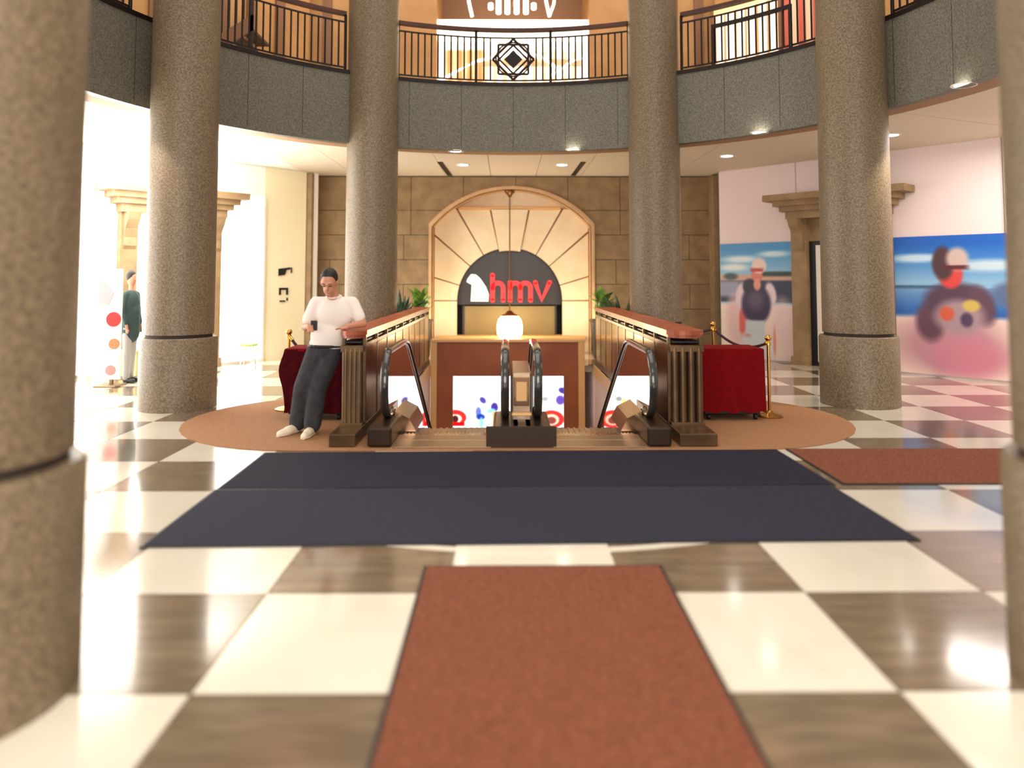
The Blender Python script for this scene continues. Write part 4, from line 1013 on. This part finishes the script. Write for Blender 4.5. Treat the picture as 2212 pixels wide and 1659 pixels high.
# right hand (holding the phone): palm, thumb, four fingers curled round it
ph = np.array((-1.945, 7.475, 1.128))
man.ball((-1.972, 7.512, 1.118), .034, 12, 8, (1.0, 1.25, .75))
for k in range(4):
    b0 = np.array((-1.985, 7.492 - .006 * k, 1.135 - .018 * k)); b1 = b0 + (.0 + .004 * k, -.035, -.004); b2 = b1 + (.034, -.008, 0); b3 = b2 + (.018, .012, 0)
    capsule(man, b0, b1, .0095, .009, 8); capsule(man, b1, b2, .009, .0085, 8); capsule(man, b2, b3, .0085, .007, 8)
capsule(man, (-1.96, 7.505, 1.13), (-1.945, 7.49, 1.155), .012, .010, 8); capsule(man, (-1.945, 7.49, 1.155), (-1.93, 7.468, 1.160), .010, .008, 8)
# left hand resting on the wood cap
man.ball((-1.648, 7.575, 1.10), .036, 12, 8, (1.2, 1.0, .6))
for k in range(4):
    b0 = np.array((-1.67 + .004 * k, 7.545 + .02 * k, 1.10)); b1 = b0 + (-.03, -.008, .002); b2 = b1 + (-.022, -.004, -.012)
    capsule(man, b0, b1, .0095, .009, 8); capsule(man, b1, b2, .009, .0075, 8)
capsule(man, (-1.64, 7.55, 1.10), (-1.655, 7.518, 1.095), .012, .009, 8)
person = man.build('person', M['skin'], None, True, origin=(-2.08, 7.77, 0))
remesh(person, .0065, 2); tag(person, 'man in white polo shirt leaning on the left guard rail, looking at a phone', 'person')
sh = MB()
sh.ball((-1.80, 7.79, 1.235), .195, 24, 16, (1.04, .68, 1.0)); sh.ball((-1.85, 7.785, 1.0), .195, 24, 16, (.98, .74, .95))
capsule(sh, (-1.97, 7.79, 1.35), (-1.63, 7.79, 1.35), .066, .066); capsule(sh, (-1.985, 7.79, 1.345), (-2.06, 7.775, 1.17), .075, .068); capsule(sh, (-1.615, 7.79, 1.345), (-1.535, 7.77, 1.20), .075, .068)
sh.ball((-1.87, 7.785, .93), .18, 20, 12, (1.02, .76, .5))
o = sh.build('polo_shirt', M['shirt'], person, True); remesh(o, .011, 5)
MB().tube([(-1.80 + .072 * cos(t), 7.765 + .06 * sin(t), 1.415 + .012 * sin(t) ) for t in np.linspace(0, 2 * pi, 16, endpoint=False)], .014, 8, closed=True).build('collar', M['shirt'], person, True)
tr = MB()
tr.ball((-1.885, 7.79, .86), .165, 20, 12, (1.04, .8, .72))
capsule(tr, (-1.965, 7.79, .84), (-2.10, 7.755, .48), .118, .098); capsule(tr, (-2.10, 7.755, .48), (-2.17, 7.83, .11), .098, .09)
capsule(tr, (-1.82, 7.79, .84), (-1.95, 7.73, .47), .118, .098); capsule(tr, (-1.95, 7.73, .47), (-1.99, 7.72, .11), .098, .09)
o = tr.build('trousers', M['jeans'], person, True); remesh(o, .011, 4)
o = MB().tube([(-1.88 + .172 * cos(t), 7.79 + .13 * sin(t), .905) for t in np.linspace(0, 2 * pi, 24, endpoint=False)], .018, 8, closed=True).build('belt', M['black'], person, True)
for (fx, fy, dx, dy) in ((-2.175, 7.80, -.11, -.20), (-1.995, 7.70, -.015, -.22)):
    s_ = MB(); capsule(s_, (fx, fy + .05, .055), (fx + dx * .55, fy + dy * .55, .05), .045, .044); capsule(s_, (fx + dx * .5, fy + dy * .5, .046), (fx + dx, fy + dy, .036), .045, .034); capsule(s_, (fx, fy + .04, .05), (fx, fy + .04, .11), .045, .046)
    o = s_.build('shoe', M['shoe'], person, True); remesh(o, .007, 2)
    L = [(fx + dx * t, fy + .06 + (dy - .06) * t) for t in np.linspace(0, 1.12, 7)]; s2_ = MB()
    s2_.tube([(x, y, .018) for x, y in L], [.03, .045, .044, .044, .047, .042, .022], 10, sy=.35); s2_.build('sole', M['sole'], o, True)
hr = MB(); hr.ball(hc + (0, .028, .05), .10, 24, 14, (.88, .98, 1.0))
for v in range(len(hr.v)):
    x, y, z = hr.v[v]
    if y < hc[1] - .035 and z < hc[2] + .075: hr.v[v] = (x, hc[1] - .035, z)
hr.v = [tilt(p) for p in hr.v]; hr.build('hair', M['hair'], person, True)
def tl_(q): q.v = [tilt(p) for p in q.v]; return q
for s in (-1, 1):
    tl_(MB().ball(hc + (s * .032, -.086, .005), .010, 10, 8, (1.2, .6, .7))).build('eye', M['black'], person, True)
    tl_(MB().tube([hc + (s * .016, -.096, .027), hc + (s * .034, -.095, .032), hc + (s * .052, -.083, .026)], .0045, 6)).build('eyebrow', M['hair'], person, True)
tl_(MB().tube([hc + (-.024, -.094, -.064), hc + (0, -.101, -.062), hc + (.024, -.094, -.064)], .0045, 6)).build('lips', M['skin'], person, True)
pn = empty('mobile_phone', tuple(ph), 'dark mobile phone held in the man\'s hand', 'phone')
MB().bbox(ph[0] - .012, ph[0] + .055, ph[1] - .012, ph[1] - .002, ph[2] - .045, ph[2] + .055, .004).build('case', M['black'], pn)
box('screen', M['rubber_gloss'], ph[0] - .008, ph[0] + .051, ph[1] - .002, ph[1] + .0, ph[2] - .04, ph[2] + .05, pn)

# distant standing person in dark coat at the far left
px_, py_ = X_(285, 11.6), 11.6
fp = MB(); b = np.array((px_, py_, 0))
fp.ball(b + (0, 0, 1.60), .10, 16, 12, (.82, .95, 1.15)); fp.ball(b + (0, -.095, 1.585), .016, 8, 6); capsule(fp, b + (0, 0, 1.50), b + (0, 0, 1.38), .05, .06)
fp.ball(b + (0, 0, 1.2), .16, 16, 12, (1, .6, 1.4)); capsule(fp, b + (-.07, 0, .9), b + (-.08, 0, .1), .08, .04); capsule(fp, b + (.07, 0, .9), b + (.08, .05, .1), .08, .04)
for s in (-1, 1):
    capsule(fp, b + (s * .17, 0, 1.36), b + (s * .22, 0, 1.08), .045, .036); capsule(fp, b + (s * .22, 0, 1.08), b + (s * .2, -.08, .86), .034, .026)
    for k in range(4): capsule(fp, b + (s * .2, -.10 + .016 * k, .84), b + (s * .2, -.11 + .016 * k, .76 + .006 * abs(k - 1)), .009, .008, 6)
    capsule(fp, b + (s * .2, -.1, .84), b + (s * .185, -.125, .79), .01, .008, 6)
fpo = fp.build('person', M['skin'], None, True, origin=(px_, py_, 0)); remesh(fpo, .011, 2); tag(fpo, 'distant person in a dark coat standing in profile at the far left', 'person')
cq = MB(); cq.ball(b + (0, 0, 1.2), .2, 18, 12, (1.02, .7, 1.2)); capsule(cq, b + (-.14, 0, 1.36), b + (.14, 0, 1.36), .06, .06); capsule(cq, b + (0, 0, 1.1), b + (0, 0, .78), .17, .18)
for s in (-1, 1): capsule(cq, b + (s * .17, 0, 1.35), b + (s * .22, 0, 1.08), .06, .052); capsule(cq, b + (s * .22, 0, 1.08), b + (s * .205, -.06, .92), .05, .044)
o = cq.build('coat', M['jacket'], fpo, True); remesh(o, .02, 4)
cq = MB(); capsule(cq, b + (-.08, 0, .85), b + (-.08, 0, .1), .1, .07); capsule(cq, b + (.08, 0, .85), b + (.08, .05, .1), .1, .07); o = cq.build('trousers', M['pale_trousers'], fpo, True); remesh(o, .02, 3)
for s, dy in ((-1, 0), (1, .05)):
    cq = MB(); capsule(cq, b + (s * .08, dy + .03, .045), b + (s * .085, dy - .17, .036), .042, .034, 10); cq.build('shoe', M['black'], fpo, True)
MB().ball(b + (0, .02, 1.635), .105, 16, 10, (.86, .95, .98)).build('hair', M['hair'], fpo, True)
fpo.rotation_euler = (0, 0, radians(75)); fpo.scale = (.72, .8, 1)
